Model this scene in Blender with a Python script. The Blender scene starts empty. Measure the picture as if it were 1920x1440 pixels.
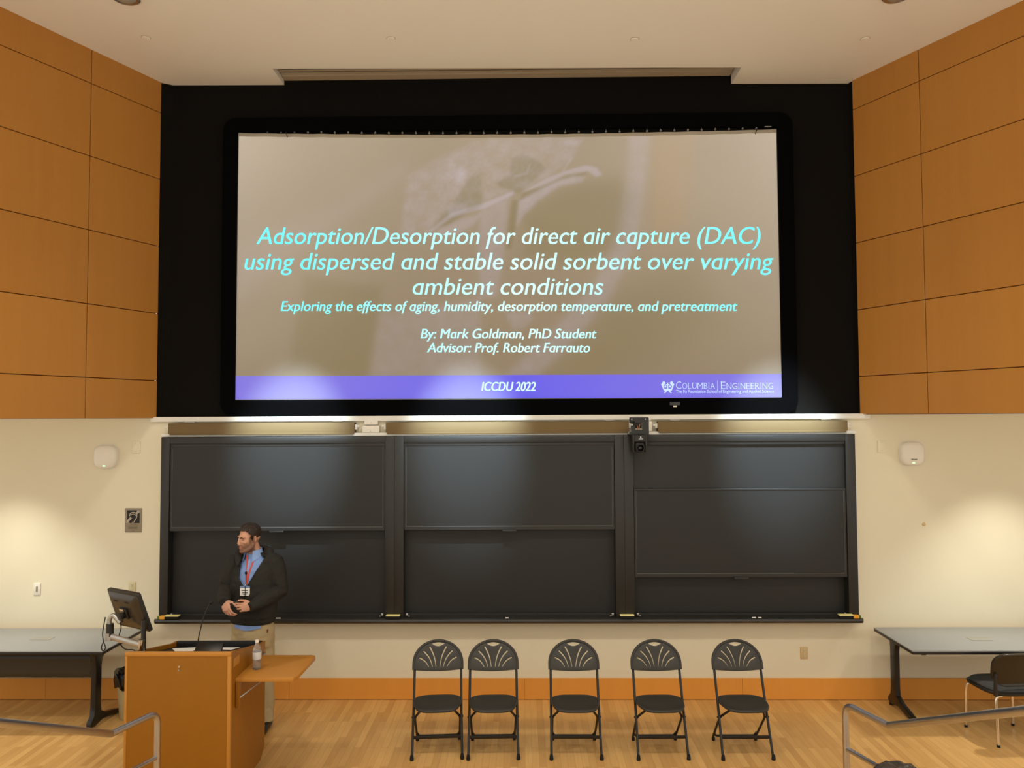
import bpy, bmesh, math, random
from math import sin, cos, pi, radians, sqrt
from mathutils import Vector, Matrix, noise
random.seed(7)
S = bpy.context.scene
COL = S.collection

# ---------------------------------------------------------------- camera, world, exposure, big lights
cam_d = bpy.data.cameras.new('camera'); cam = bpy.data.objects.new('camera', cam_d); COL.objects.link(cam)
cam_d.sensor_fit = 'HORIZONTAL'; cam_d.sensor_width = 36.0; cam_d.lens = 36.0 * 1442.0 / 1920.0
_p, _y, _r = 0.0426, 0.0142, -0.0049
_f = Vector((-sin(_y) * cos(_p), cos(_y) * cos(_p), sin(_p))); _rt = Vector((cos(_y), sin(_y), 0)); _u = _rt.cross(_f)
_r2 = _rt * cos(_r) + _u * sin(_r); _u2 = -_rt * sin(_r) + _u * cos(_r)
_m = Matrix((_r2, _u2, -_f)).transposed().to_4x4(); _m.translation = Vector((0, -7.6206, 2.75))
cam.matrix_world = _m; cam_d.clip_start = 0.05; cam_d.clip_end = 100
S.camera = cam
S.view_settings.view_transform = 'Standard'; S.view_settings.look = 'None'
S.view_settings.exposure = 0.08; S.view_settings.gamma = 1.0; S.view_settings.use_curve_mapping = False
S.cycles.use_denoising = True
S.cycles.sample_clamp_indirect = 4.0
S.cycles.max_bounces = 6

W = bpy.data.worlds.new('world'); S.world = W; W.use_nodes = True
W.node_tree.nodes['Background'].inputs[0].default_value = (1.0, 0.97, 0.88, 1)
W.node_tree.nodes['Background'].inputs[1].default_value = 1.12

def spot(name, loc, target, power, color, cone, blend, radius):
    d = bpy.data.lights.new(name, 'SPOT'); o = bpy.data.objects.new(name, d); COL.objects.link(o)
    d.energy = power; d.color = color; d.spot_size = radians(cone); d.spot_blend = blend; d.shadow_soft_size = radius
    o.location = loc; o.rotation_euler = (Vector(target) - Vector(loc)).to_track_quat('-Z', 'Y').to_euler()
    return o
WARM = (1.0, 0.95, 0.83); COOL = (0.66, 0.85, 1.0)
# ceiling downlights over the stage, just behind the top edge of the picture
for x in (-3.2, -1.1, 1.1, 3.2):
    spot('stage_downlight', (x, -4.2, 6.05), (x * 0.9, -1.9, 0), 200, WARM, 95, 0.8, 0.28)
# fill spots added over the unseen seating to bounce light onto the ceiling
for y in (-6.4, -8.4):
    for x in (-4.5, -1.5, 1.5, 4.5):
        spot('seating_fill_spot', (x, y, 6.05), (x, y - .3, 0), 800, WARM, 74, 0.35, 0.14)
# board wash spots, cooler, aimed at the upper boards
for x, tx in ((-2.1, -2.3), (-0.6, -0.55), (2.5, 2.5)):
    spot('board_wash_light', (x, -2.9, 6.05), (tx, 0, 2.42), 3900, COOL, 18, 1.0, 0.06)
# downlights recessed in the soffits of the two timber wings
for x in (-5.02, 4.58):
    spot('soffit_downlight', (x, -0.72, 2.735), (x, -0.72, 0), 115, (1.0, 0.98, 0.86), 92, 0.75, 0.05)

# ---------------------------------------------------------------- materials
def lin(c):
    return tuple(((v / 255.0) / 12.92 if v <= 10 else (((v / 255.0) + 0.055) / 1.055) ** 2.4) for v in c)
def mat(name, rgb, rough=0.5, metal=0.0, var=0.0, scale=8.0, stretch=(1, 1, 1), bump=0.0, spec=0.5, emit=None, estr=0.0,
        coat=0.0, trans=0.0, ior=1.45, rvar=0.0, alpha=1.0):
    m = bpy.data.materials.new(name); m.use_nodes = True
    nt = m.node_tree; b = nt.nodes['Principled BSDF']; c = lin(rgb)
    b.inputs['Base Color'].default_value = (*c, 1); b.inputs['Roughness'].default_value = rough
    b.inputs['Metallic'].default_value = metal; b.inputs['Specular IOR Level'].default_value = spec
    b.inputs['Coat Weight'].default_value = coat; b.inputs['Transmission Weight'].default_value = trans
    b.inputs['IOR'].default_value = ior; b.inputs['Alpha'].default_value = alpha
    if emit is not None:
        b.inputs['Emission Color'].default_value = (*lin(emit), 1); b.inputs['Emission Strength'].default_value = estr
    if var > 0 or bump > 0 or rvar > 0:
        tc = nt.nodes.new('ShaderNodeTexCoord'); mp = nt.nodes.new('ShaderNodeMapping'); ns = nt.nodes.new('ShaderNodeTexNoise')
        mp.inputs['Scale'].default_value = stretch; ns.inputs['Scale'].default_value = scale; ns.inputs['Detail'].default_value = 4
        nt.links.new(tc.outputs['Object'], mp.inputs['Vector']); nt.links.new(mp.outputs['Vector'], ns.inputs['Vector'])
        if var > 0:
            mx = nt.nodes.new('ShaderNodeMix'); mx.data_type = 'RGBA'
            mx.inputs['A'].default_value = (*[v * (1 - var) for v in c], 1); mx.inputs['B'].default_value = (*[min(1, v * (1 + var)) for v in c], 1)
            nt.links.new(ns.outputs['Fac'], mx.inputs['Factor']); nt.links.new(mx.outputs['Result'], b.inputs['Base Color'])
        if rvar > 0:
            mr = nt.nodes.new('ShaderNodeMapRange'); mr.inputs['To Min'].default_value = rough - rvar; mr.inputs['To Max'].default_value = rough + rvar
            nt.links.new(ns.outputs['Fac'], mr.inputs['Value']); nt.links.new(mr.outputs['Result'], b.inputs['Roughness'])
        if bump > 0:
            bp = nt.nodes.new('ShaderNodeBump'); bp.inputs['Strength'].default_value = bump; bp.inputs['Distance'].default_value = 0.01
            nt.links.new(ns.outputs['Fac'], bp.inputs['Height']); nt.links.new(bp.outputs['Normal'], b.inputs['Normal'])
    return m
def veneer(name, rgb, tint=0.12, rough=0.42, spec=0.35):
    """plain-sliced veneer: vertical figure plus a slightly different tone for every separate panel"""
    m = mat(name, rgb, rough=rough, spec=spec); nt = m.node_tree; b = nt.nodes['Principled BSDF']; c = lin(rgb)
    tc = nt.nodes.new('ShaderNodeTexCoord'); mp = nt.nodes.new('ShaderNodeMapping'); mp.inputs['Scale'].default_value = (9, 9, 0.5)
    n1 = nt.nodes.new('ShaderNodeTexNoise'); n1.inputs['Scale'].default_value = 1.0; n1.inputs['Detail'].default_value = 3
    n2 = nt.nodes.new('ShaderNodeTexNoise'); n2.inputs['Scale'].default_value = 9.0; n2.inputs['Detail'].default_value = 5
    ge = nt.nodes.new('ShaderNodeNewGeometry')
    ad = nt.nodes.new('ShaderNodeVectorMath'); ad.operation = 'ADD'
    cb = nt.nodes.new('ShaderNodeMath'); cb.operation = 'MULTIPLY'; cb.inputs[1].default_value = 37.0
    nt.links.new(ge.outputs['Random Per Island'], cb.inputs[0])
    nt.links.new(tc.outputs['Object'], mp.inputs['Vector']); nt.links.new(mp.outputs['Vector'], ad.inputs[0]); nt.links.new(cb.outputs[0], ad.inputs[1])
    nt.links.new(ad.outputs[0], n1.inputs['Vector']); nt.links.new(ad.outputs[0], n2.inputs['Vector'])
    s1 = nt.nodes.new('ShaderNodeMath'); s1.operation = 'MULTIPLY_ADD'; s1.inputs[1].default_value = 0.55; nt.links.new(n1.outputs['Fac'], s1.inputs[0])
    s2 = nt.nodes.new('ShaderNodeMath'); s2.operation = 'MULTIPLY'; s2.inputs[1].default_value = 0.25; nt.links.new(n2.outputs['Fac'], s2.inputs[0]); nt.links.new(s2.outputs[0], s1.inputs[2])
    s3 = nt.nodes.new('ShaderNodeMath'); s3.operation = 'MULTIPLY_ADD'; s3.inputs[1].default_value = 0.3
    nt.links.new(ge.outputs['Random Per Island'], s3.inputs[0]); nt.links.new(s1.outputs[0], s3.inputs[2])
    mx = nt.nodes.new('ShaderNodeMix'); mx.data_type = 'RGBA'
    mx.inputs['A'].default_value = (c[0] * (1 - tint), c[1] * (1 - tint * 1.3), c[2] * (1 - tint * 1.5), 1)
    mx.inputs['B'].default_value = (c[0] * (1 + tint), c[1] * (1 + tint * 1.2), c[2] * (1 + tint * 1.3), 1)
    nt.links.new(s3.outputs[0], mx.inputs['Factor']); nt.links.new(mx.outputs['Result'], b.inputs['Base Color'])
    return m
def floor_mat():
    m = mat('oak_strip_floor', (205, 150, 84), rough=0.34, spec=0.4); nt = m.node_tree; b = nt.nodes['Principled BSDF']
    tc = nt.nodes.new('ShaderNodeTexCoord'); mp = nt.nodes.new('ShaderNodeMapping'); mp.inputs['Rotation'].default_value = (0, 0, pi / 2)
    br = nt.nodes.new('ShaderNodeTexBrick'); br.offset = 0.37; br.offset_frequency = 2
    br.inputs['Color1'].default_value = (*lin((218, 172, 106)), 1); br.inputs['Color2'].default_value = (*lin((194, 146, 84)), 1)
    br.inputs['Mortar'].default_value = (*lin((182, 136, 78)), 1); br.inputs['Scale'].default_value = 1.0
    br.inputs['Mortar Size'].default_value = 0.0012; br.inputs['Bias'].default_value = -0.1
    br.inputs['Brick Width'].default_value = 0.55; br.inputs['Row Height'].default_value = 0.057
    nt.links.new(tc.outputs['Object'], mp.inputs['Vector']); nt.links.new(mp.outputs['Vector'], br.inputs['Vector'])
    m2 = nt.nodes.new('ShaderNodeMapping'); m2.inputs['Scale'].default_value = (30, 2.0, 1)
    ns = nt.nodes.new('ShaderNodeTexNoise'); ns.inputs['Scale'].default_value = 1.6; ns.inputs['Detail'].default_value = 5
    nt.links.new(tc.outputs['Object'], m2.inputs['Vector']); nt.links.new(m2.outputs['Vector'], ns.inputs['Vector'])
    mr = nt.nodes.new('ShaderNodeMapRange'); mr.inputs['To Min'].default_value = 0.86; mr.inputs['To Max'].default_value = 1.12
    nt.links.new(ns.outputs['Fac'], mr.inputs['Value'])
    mx = nt.nodes.new('ShaderNodeVectorMath'); mx.operation = 'SCALE'
    nt.links.new(br.outputs['Color'], mx.inputs[0]); nt.links.new(mr.outputs['Result'], mx.inputs['Scale']); nt.links.new(mx.outputs[0], b.inputs['Base Color'])
    return m
M = {}
M['wall'] = mat('cream_wall_paint', (224, 216, 192), rough=0.75, var=0.015, scale=3, bump=0.03, spec=0.25)
M['ceiling'] = mat('ceiling_paint', (242, 236, 224), rough=0.85, var=0.01, scale=2, spec=0.2)
M['black_paint'] = mat('matt_black_wall', (19, 17, 15), rough=0.9, var=0.1, scale=30, spec=0.08)
M['velvet'] = mat('black_velour_frame', (5, 5, 6), rough=0.95, spec=0.05)
M['wing'] = veneer('maple_wing_veneer', (180, 123, 54))
M['groove'] = mat('dark_reveal', (96, 40, 14), rough=0.8)
M['lectern'] = veneer('cherry_lectern_veneer', (148, 95, 20), tint=0.07, rough=0.38)
M['lectern_edge'] = veneer('lectern_edge_band', (184, 126, 52), tint=0.06, rough=0.36)
M['base'] = veneer('baseboard_veneer', (220, 150, 66), tint=0.08, rough=0.4)
M['floor'] = floor_mat()
M['carpet'] = mat('pale_tier_flooring', (184, 176, 162), rough=0.95, var=0.2, scale=300)
M['slate'] = mat('chalkboard_slate', (26, 26, 25), rough=0.56, var=0.1, scale=2.2, spec=0.6, rvar=0.03)
M['board_frame'] = mat('dark_bronze_frame', (30, 29, 27), rough=0.5, spec=0.65, var=0.06, scale=3)
M['edge_strip'] = mat('chalk_dusted_edge', (96, 95, 91), rough=0.6, spec=0.4, var=.1, scale=6)
M['tray'] = mat('tray_metal', (48, 46, 43), rough=0.24, spec=0.8, var=.05, scale=4)
M['white_metal'] = mat('white_enamel_trim', (226, 222, 212), rough=0.4)
M['tan_tube'] = mat('tan_enamel_tube', (112, 93, 63), rough=0.6, spec=0.12, var=0.02, scale=3)
M['black_plastic'] = mat('black_plastic', (34, 32, 29), rough=0.42, var=0.05, scale=30)
M['chair_plastic'] = mat('charcoal_chair_plastic', (50, 48, 44), rough=0.5, var=0.06, scale=60, bump=0.05)
M['black_metal'] = mat('black_powder_coat', (30, 27, 24), rough=0.36, var=0.05, scale=40)
M['rubber'] = mat('black_rubber', (16, 15, 14), rough=0.7, var=0.05, scale=40)
M['chrome'] = mat('chrome', (226, 214, 196), rough=0.14, metal=1.0, rvar=0.03, scale=20)
M['steel'] = mat('brushed_stainless', (186, 184, 184), rough=0.34, metal=1.0, rvar=0.05, scale=30)
M['silver'] = mat('silver_paint', (176, 172, 166), rough=0.3, metal=0.7, rvar=0.04, scale=20)
M['laminate'] = mat('grey_laminate', (146, 148, 150), rough=0.32, var=0.02, scale=4)
M['table_black'] = mat('table_black_paint', (26, 22, 18), rough=0.35, var=0.05, scale=20)
M['panel_dark'] = mat('dark_modesty_panel', (44, 36, 20), rough=0.5, var=0.08, scale=6)
M['desk_black'] = mat('black_desk_laminate', (24, 24, 24), rough=0.5, var=0.08, scale=20)
M['white_plastic'] = mat('white_plastic', (228, 222, 210), rough=0.3, var=0.01, scale=10)
M['ivory'] = mat('ivory_plastic', (206, 196, 158), rough=0.4, var=0.01, scale=10)
M['almond'] = mat('almond_plastic', (204, 176, 130), rough=0.4, var=0.01, scale=10)
M['paper'] = mat('white_paper', (236, 234, 230), rough=0.8, var=0.01, scale=10)
M['ink'] = mat('grey_print', (96, 92, 90), rough=0.8, var=0.02, scale=10)
M['sign_grey'] = mat('sign_taupe', (140, 128, 108), rough=0.5, var=0.02, scale=10)
M['sign_light'] = mat('sign_light', (176, 164, 148), rough=0.5, var=0.02, scale=10)
M['sign_black'] = mat('sign_black', (16, 13, 9), rough=0.5, var=0.05, scale=10)
M['led'] = mat('green_led', (140, 230, 140), rough=0.4, emit=(170, 255, 170), estr=1.6)
M['bag'] = mat('black_bin_liner', (12, 11, 10), rough=0.22, var=0.1, scale=20, bump=0.4)
M['bin'] = mat('beige_bin_plastic', (186, 172, 130), rough=0.5, var=0.03, scale=10)
M['yellow'] = mat('pale_yellow_felt', (236, 226, 150), rough=0.8, var=0.05, scale=40)
M['orange'] = mat('orange_label', (226, 160, 50), rough=0.6, var=0.05, scale=40)
M['green'] = mat('green_label', (84, 104, 30), rough=0.6, var=0.05, scale=40)
M['felt'] = mat('black_felt', (20, 18, 15), rough=0.95, var=0.1, scale=60)
M['chalk'] = mat('white_chalk', (240, 238, 232), rough=0.9, var=0.03, scale=60)
M['red'] = mat('red_plastic', (206, 70, 52), rough=0.5, var=0.05, scale=20)
M['pink'] = mat('pale_plastic', (206, 180, 168), rough=0.5, var=0.05, scale=20)
M['bottle'] = mat('clear_plastic', (244, 244, 244), rough=0.06, trans=0.85, ior=1.12, rvar=0.01, scale=10)
M['water'] = mat('water', (238, 244, 246), rough=0.02, trans=1.0, ior=1.06)
M['label'] = mat('bottle_label', (206, 204, 204), rough=0.5, var=0.12, scale=60)
M['glass_grey'] = mat('frosted_lamp_glass', (160, 158, 146), rough=0.35, var=0.05, scale=20)
M['grille_dark'] = mat('grille_shadow', (16, 12, 9), rough=0.9)
M['grille'] = mat('vent_slat_paint', (180, 164, 140), rough=0.6, var=0.02, scale=10)
M['wire'] = mat('brass_wire', (150, 96, 60), rough=0.5, var=0.2, scale=60)
M['monitor'] = mat('monitor_shell', (50, 44, 34), rough=0.26, var=0.06, scale=20)
M['screen_off'] = mat('monitor_glass', (12, 12, 13), rough=0.38)
M['lens'] = mat('lens_glass', (14, 14, 18), rough=0.05)

# ---------------------------------------------------------------- mesh helpers
class MB:
    """collects shapes; build() links them as one mesh object"""
    def __init__(s): s.v = []; s.f = []; s.mi = []; s.cur = 0
    def add(s, vs, fs, T=None):
        n = len(s.v)
        for p in vs:
            p = Vector(p); s.v.append(T @ p if T is not None else p)
        for f in fs: s.f.append([n + i for i in f]); s.mi.append(s.cur)
        return s
    def bm(s, b, T=None):
        b.verts.ensure_lookup_table(); b.verts.index_update()
        s.add([v.co.copy() for v in b.verts], [[v.index for v in f.verts] for f in b.faces], T); b.free(); return s
    def box(s, c, d, bev=0.0, T=None, seg=2):
        b = bmesh.new(); bmesh.ops.create_cube(b, size=1.0)
        for v in b.verts: v.co = Vector((v.co.x * d[0], v.co.y * d[1], v.co.z * d[2]))
        if bev > 0: bmesh.ops.bevel(b, geom=list(b.edges), offset=min(bev, min(d) * 0.45), segments=seg, profile=0.5, affect='EDGES')
        for v in b.verts: v.co += Vector(c)
        return s.bm(b, T)
    def cbox(s, x0, x1, y0, y1, z0, z1, bev=0.0, T=None):
        return s.box(((x0 + x1) / 2, (y0 + y1) / 2, (z0 + z1) / 2), (abs(x1 - x0), abs(y1 - y0), abs(z1 - z0)), bev, T)
    def ring_loft(s, rings, cap=True, closed=True, T=None):
        n = len(rings[0]); vs = [p for r in rings for p in r]; fs = []
        for i in range(len(rings) - 1):
            for j in range(n if closed else n - 1):
                k = (j + 1) % n; fs.append((i * n + j, i * n + k, (i + 1) * n + k, (i + 1) * n + j))
        if cap and closed:
            fs.append(tuple(range(n - 1, -1, -1))); fs.append(tuple((len(rings) - 1) * n + j for j in range(n)))
        return s.add(vs, fs, T)
    def tube(s, pts, r, seg=12, T=None, flat=None):
        """round tube along points; r is one radius or one per point; flat=(a,b) scales the section"""
        pts = [Vector(p) for p in pts]; rs = r if isinstance(r, (list, tuple)) else [r] * len(pts); rings = []; up = None
        for i, p in enumerate(pts):
            if i == 0: t = pts[1] - p
            elif i == len(pts) - 1: t = p - pts[i - 1]
            else: t = (pts[i + 1] - p).normalized() + (p - pts[i - 1]).normalized()
            t.normalize()
            if up is None: up = Vector((0, 0, 1)) if abs(t.z) < 0.9 else Vector((0, 1, 0))
            a = t.cross(up)
            if a.length < 1e-4: a = t.cross(Vector((1, 0, 0)))
            a.normalize(); bq = a.cross(t).normalized(); up = bq
            fx, fy = flat or (1, 1)
            rings.append([p + (a * cos(2 * pi * k / seg) * fx + bq * sin(2 * pi * k / seg) * fy) * rs[i] for k in range(seg)])
        return s.ring_loft(rings, T=T)
    def cyl(s, a, b, r, seg=20, T=None, r2=None):
        return s.tube([a, b], [r, r if r2 is None else r2], seg, T)
    def lathe(s, prof, seg=24, T=None, cap=True):
        return s.ring_loft([[(r * cos(2 * pi * k / seg), r * sin(2 * pi * k / seg), z) for k in range(seg)] for r, z in prof], cap=cap, T=T)
    def ell(s, c, r, R=None, seg=24, rings=14, T=None):
        b = bmesh.new(); bmesh.ops.create_uvsphere(b, u_segments=seg, v_segments=rings, radius=1.0)
        for v in b.verts:
            q = Vector((v.co.x * r[0], v.co.y * r[1], v.co.z * r[2]))
            if R is not None: q = R @ q
            v.co = q + Vector(c)
        return s.bm(b, T)
    def prism(s, poly, z0, z1, T=None):
        n = len(poly); vs = [(x, y, z0) for x, y in poly] + [(x, y, z1) for x, y in poly]
        fs = [tuple(range(n - 1, -1, -1)), tuple(range(n, 2 * n))] + [(i, (i + 1) % n, n + (i + 1) % n, n + i) for i in range(n)]
        return s.add(vs, fs, T)
    def mesh(s, name, mats, smooth=38):
        me = bpy.data.meshes.new(name); me.from_pydata([tuple(v) for v in s.v], [], s.f)
        for m in (mats if isinstance(mats, (list, tuple)) else [mats]): me.materials.append(m)
        me.polygons.foreach_set('material_index', s.mi)
        b = bmesh.new(); b.from_mesh(me); bmesh.ops.recalc_face_normals(b, faces=b.faces)
        if smooth:
            lim = radians(smooth)
            for f in b.faces: f.smooth = True
            for e in b.edges:
                e.smooth = len(e.link_faces) == 2 and e.calc_face_angle(0) < lim
        b.to_mesh(me); b.free(); me.update()
        return me
    def build(s, name, mats, parent=None, smooth=38, loc=None):
        o = bpy.data.objects.new(name, s.mesh(name, mats, smooth)); COL.objects.link(o)
        if loc is not None: o.location = loc
        if parent is not None: o.parent = parent
        return o
def tag(o, label=None, cat=None, group=None, kind=None):
    if label: o['label'] = label
    if cat: o['category'] = cat
    if group: o['group'] = group
    if kind: o['kind'] = kind
    return o
def thing(name, label, cat, loc=(0, 0, 0), rz=0.0, group=None):
    o = bpy.data.objects.new(name, None); COL.objects.link(o); o.location = loc; o.rotation_euler = (0, 0, rz); o.empty_display_size = 0.1
    return tag(o, label, cat, group)
def copy_tree(o, parent=None):
    c = o.copy(); COL.objects.link(c)
    if parent is not None: c.parent = parent
    for ch in list(o.children): copy_tree(ch, c)
    return c
def arc(c, r, a0, a1, n, ax, ay):
    c, ax, ay = Vector(c), Vector(ax), Vector(ay)
    return [c + ax * r * cos(a0 + (a1 - a0) * i / n) + ay * r * sin(a0 + (a1 - a0) * i / n) for i in range(n + 1)]
def fillet(pts, r, n=6):
    """round the inner corners of a polyline"""
    pts = [Vector(p) for p in pts]; out = [pts[0]]
    for i in range(1, len(pts) - 1):
        a, b, c = pts[i - 1], pts[i], pts[i + 1]; d1 = (a - b); d2 = (c - b)
        rr = min(r, d1.length * 0.49, d2.length * 0.49); p0 = b + d1.normalized() * rr; p1 = b + d2.normalized() * rr
        for k in range(n + 1):
            t = k / n; out.append(p0 * (1 - t) ** 2 + b * 2 * t * (1 - t) + p1 * t * t)
    return out + [pts[-1]]
def rrect(w, h, r, n=6, cx=0, cy=0):
    o = []
    for sx, sy, a in ((1, 1, 0), (-1, 1, pi / 2), (-1, -1, pi), (1, -1, 3 * pi / 2)):
        for k in range(n + 1):
            t = a + pi / 2 * k / n; o.append((cx + sx * (w / 2 - r) + r * cos(t), cy + sy * (h / 2 - r) + r * sin(t)))
    return o
def plate2d(outline, holes, thick, bevel=0.0):
    """flat plate with holes from 2D outlines, lying in XY, returned as verts/faces"""
    cu = bpy.data.curves.new('tmp', 'CURVE'); cu.dimensions = '2D'; cu.fill_mode = 'BOTH'; cu.extrude = thick / 2; cu.bevel_depth = bevel; cu.bevel_resolution = 1
    for poly in [outline] + holes:
        sp = cu.splines.new('POLY'); sp.points.add(len(poly) - 1); sp.use_cyclic_u = True
        for p, q in zip(sp.points, poly): p.co = (q[0], q[1], 0, 1)
    o = bpy.data.objects.new('tmp', cu); COL.objects.link(o)
    me = o.to_mesh(); vs = [v.co.copy() for v in me.vertices]; fs = [list(p.vertices) for p in me.polygons]; o.to_mesh_clear()
    bpy.data.objects.remove(o); bpy.data.curves.remove(cu)
    b = bmesh.new(); bv = [b.verts.new(v) for v in vs]
    for f in fs:
        try: b.faces.new([bv[i] for i in f])
        except ValueError: pass
    bmesh.ops.remove_doubles(b, verts=b.verts, dist=1e-5); b.verts.ensure_lookup_table(); b.verts.index_update()
    r = ([v.co.copy() for v in b.verts], [[v.index for v in f.verts] for f in b.faces]); b.free()
    return r
XZ = Matrix(((1, 0, 0, 0), (0, 0, -1, 0), (0, 1, 0, 0), (0, 0, 0, 1)))   # plate XY -> wall plane XZ, facing -Y
def on_wall(x, y, z): return Matrix.Translation((x, y, z)) @ XZ

# ---------------------------------------------------------------- lettering
_gl = {}
def glyph(ch, bold, italic):
    k = (ch, bold, italic)
    if k in _gl: return _gl[k]
    def raw(txt, off):
        cu = bpy.data.curves.new('t', 'FONT'); cu.body = txt; cu.offset = off; cu.resolution_u = 4
        o = bpy.data.objects.new('t', cu); COL.objects.link(o); me = o.to_mesh()
        vs = [v.co.copy() for v in me.vertices]; fs = [list(p.vertices) for p in me.polygons]; o.to_mesh_clear()
        bpy.data.objects.remove(o); bpy.data.curves.remove(cu); return vs, fs
    src = 'd' if (italic and ch == 'a') else ch
    vs, fs = raw(src, bold) if ch != ' ' else ([], [])
    wa = raw('i' + src + 'i', 0)[0]; wb = raw('ii', 0)[0]
    adv = (max(v.x for v in wa) - max(v.x for v in wb)) if ch != ' ' else 0.26
    if italic and ch == 'a':                       # single-storey italic a: the d without its ascender
        vs = [Vector((v.x, 0.455 + bold if v.y > 0.47 + bold else v.y, 0)) for v in vs]
    if italic and ch == 'f':                       # italic f with a descender
        vs = [Vector((v.x - (0.04 if v.y < 0.02 else 0), v.y - (0.2 if v.y < 0.02 else 0), 0)) for v in vs]
    _gl[k] = (vs, fs, adv); return _gl[k]
CAP = 0.69
def lettering(txt, x0, x1, zb, zb1, cap, italic=0.0, bold=0.0, y=0.0, mb=None, weight=0.0):
    """writes txt on a wall plane from (x0,zb) to (x1,zb1); cap height in metres"""
    mb = mb or MB(); x = 0.0; items = []
    for ch in txt:
        vs, fs, adv = glyph(ch, bold, italic > 0); items.append((x, vs, fs)); x += adv
    lo = min(px + v.x + italic * v.y for px, vs, _ in items for v in vs); hi = max(px + v.x + italic * v.y for px, vs, _ in items for v in vs)
    sx = (x1 - x0) / (hi - lo); sy = cap / CAP
    for px, vs, fs in items:
        if not vs: continue
        o = []
        for v in vs:
            X = x0 + (px + v.x + italic * v.y - lo) * sx
            o.append((X, y, zb + (zb1 - zb) * (X - x0) / (x1 - x0) + v.y * sy))
        for dx in ((-weight, 0, weight) if weight else (0,)): mb.add([(q[0] + dx, q[1], q[2]) for q in o], fs)
    return mb
# ================================================================ THE ROOM
def struct(o): o['kind'] = 'structure'; return o
def cz(x): return 6.125 - 0.0085 * x                     # ceiling height (a hair out of level)
b = MB(); b.cbox(-8, 8, -3.9, 0.3, -0.12, 0.0); struct(b.build('floor', M['floor'], smooth=0))
b = MB(); b.cbox(-8, 8, -5.1, -3.9, -0.12, 0.17); b.cbox(-8, 8, -6.2, -5.1, -0.12, 0.5); b.cbox(-8, 8, -7.2, -6.2, -0.12, 0.85); b.cbox(-8, 8, -10, -7.2, -0.12, 1.2)
struct(b.build('floor_tier', M['carpet'], smooth=0))
b = MB(); b.cbox(-8, 8, 0.0, 0.12, 0, 2.76); struct(b.build('wall_front', M['wall'], smooth=0))
b = MB(); b.add([(-3.56, .06, 2.74), (3.30, .06, 2.74), (3.30, .06, 6.4), (-3.56, .06, 6.4), (-3.66, 0, 2.76), (-3.66, 0, 6.4), (3.32, 0, 2.76), (3.32, 0, 6.4)],
                [(0, 1, 2, 3), (4, 0, 3, 5), (1, 6, 7, 2)])
b.cbox(-3.7, 3.4, 0.07, 0.14, 2.74, 6.4); struct(b.build('wall_front_upper', M['black_paint'], smooth=0))
# ceiling with the recess for the linear vent
def ceil_piece(mb, x0, x1, y0, y1):
    mb.add([(x0, y0, cz(x0)), (x1, y0, cz(x1)), (x1, y1, cz(x1)), (x0, y1, cz(x0)), (x0, y0, 6.5), (x1, y0, 6.5), (x1, y1, 6.5), (x0, y1, 6.5)],
           [(0, 1, 2, 3), (7, 6, 5, 4), (0, 4, 5, 1), (1, 5, 6, 2), (2, 6, 7, 3), (3, 7, 4, 0)])
b = MB(); ceil_piece(b, -8, 8, -10, -0.305); ceil_piece(b, -8, -2.42, -0.305, 0.14); ceil_piece(b, 2.125, 8, -0.305, 0.14)
struct(b.build('ceiling', M['ceiling'], smooth=0))
t = thing('ceiling_vent', 'long slotted air vent set in the ceiling recess above the projection screen', 'vent', (-0.15, -0.12, 6.2))
b = MB(); b.cbox(-2.26, 2.26, -0.17, 0.16, 0.05, 0.09); b.build('vent_box', M['grille_dark'], t, smooth=0)
b = MB()
for y in (-0.155, -0.09, -0.025, 0.04): b.cbox(-2.26, 2.26, y - 0.019, y + 0.019, -0.004, 0.002)
b.cbox(-2.26, 2.26, 0.07, 0.175, -0.012, 0.03)
b.build('vent_slats', M['grille'], t, smooth=0)

def wing(name, x0, dx, length, cols, seams, zt, side):
    """timber wing: a solid behind, bevelled veneer panels with dark reveals in front"""
    d = Vector((dx, -1, 0)).normalized(); n = Vector((-d.y, d.x, 0)) if side > 0 else Vector((d.y, -d.x, 0))
    if n.x * side > 0: n = -n                               # n faces the middle of the room
    P = Vector((x0, 0, 0)); e = P + d * length; far = 8 * side
    b = MB(); back = -n * 0.03
    p0 = P + back; p1 = e + back
    b.cur = 1; b.prism([(p0.x, 0.0), (p1.x, p1.y), (far, p1.y), (far, 0.0)], 2.757, 6.45)
    b.cur = 2; b.prism([(x0 + side * 0.04, -0.004), (e.x + side * 0.04, e.y), (far, e.y), (far, -0.004)], 2.752, 2.7565)
    b.cur = 0; g = 0.0035
    for i in range(len(cols) - 1):
        for j in range(len(seams) - 1):
            z0, z1 = seams[j], seams[j + 1]; a, c = cols[i], cols[i + 1]
            ctr = P + d * ((a + c) / 2) - n * 0.012 + Vector((0, 0, (z0 + z1) / 2))
            R = Matrix(((d.x, n.x, 0, ctr.x), (d.y, n.y, 0, ctr.y), (0, 0, 1, ctr.z), (0, 0, 0, 1)))
            b.box((0, 0, 0), (c - a - 2 * g, 0.024, z1 - z0 - 2 * g), 0.0025, R, 1)
    return struct(b.build(name, [M['wing'], M['groove'], M['ceiling']], smooth=0))
wing('wall_left', -3.65, -0.45, 3.5, [0, .77, 2.05, 3.5], [2.752, 3.126, 3.80, 4.48, 5.165, 5.843, 6.17], 6.17, -1)
wing('wall_right', 3.312, 0.50, 3.5, [0, .73, 2.05, 3.5], [2.757, 3.13, 3.79, 4.456, 5.126, 5.801, 6.11], 6.11, 1)
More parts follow.
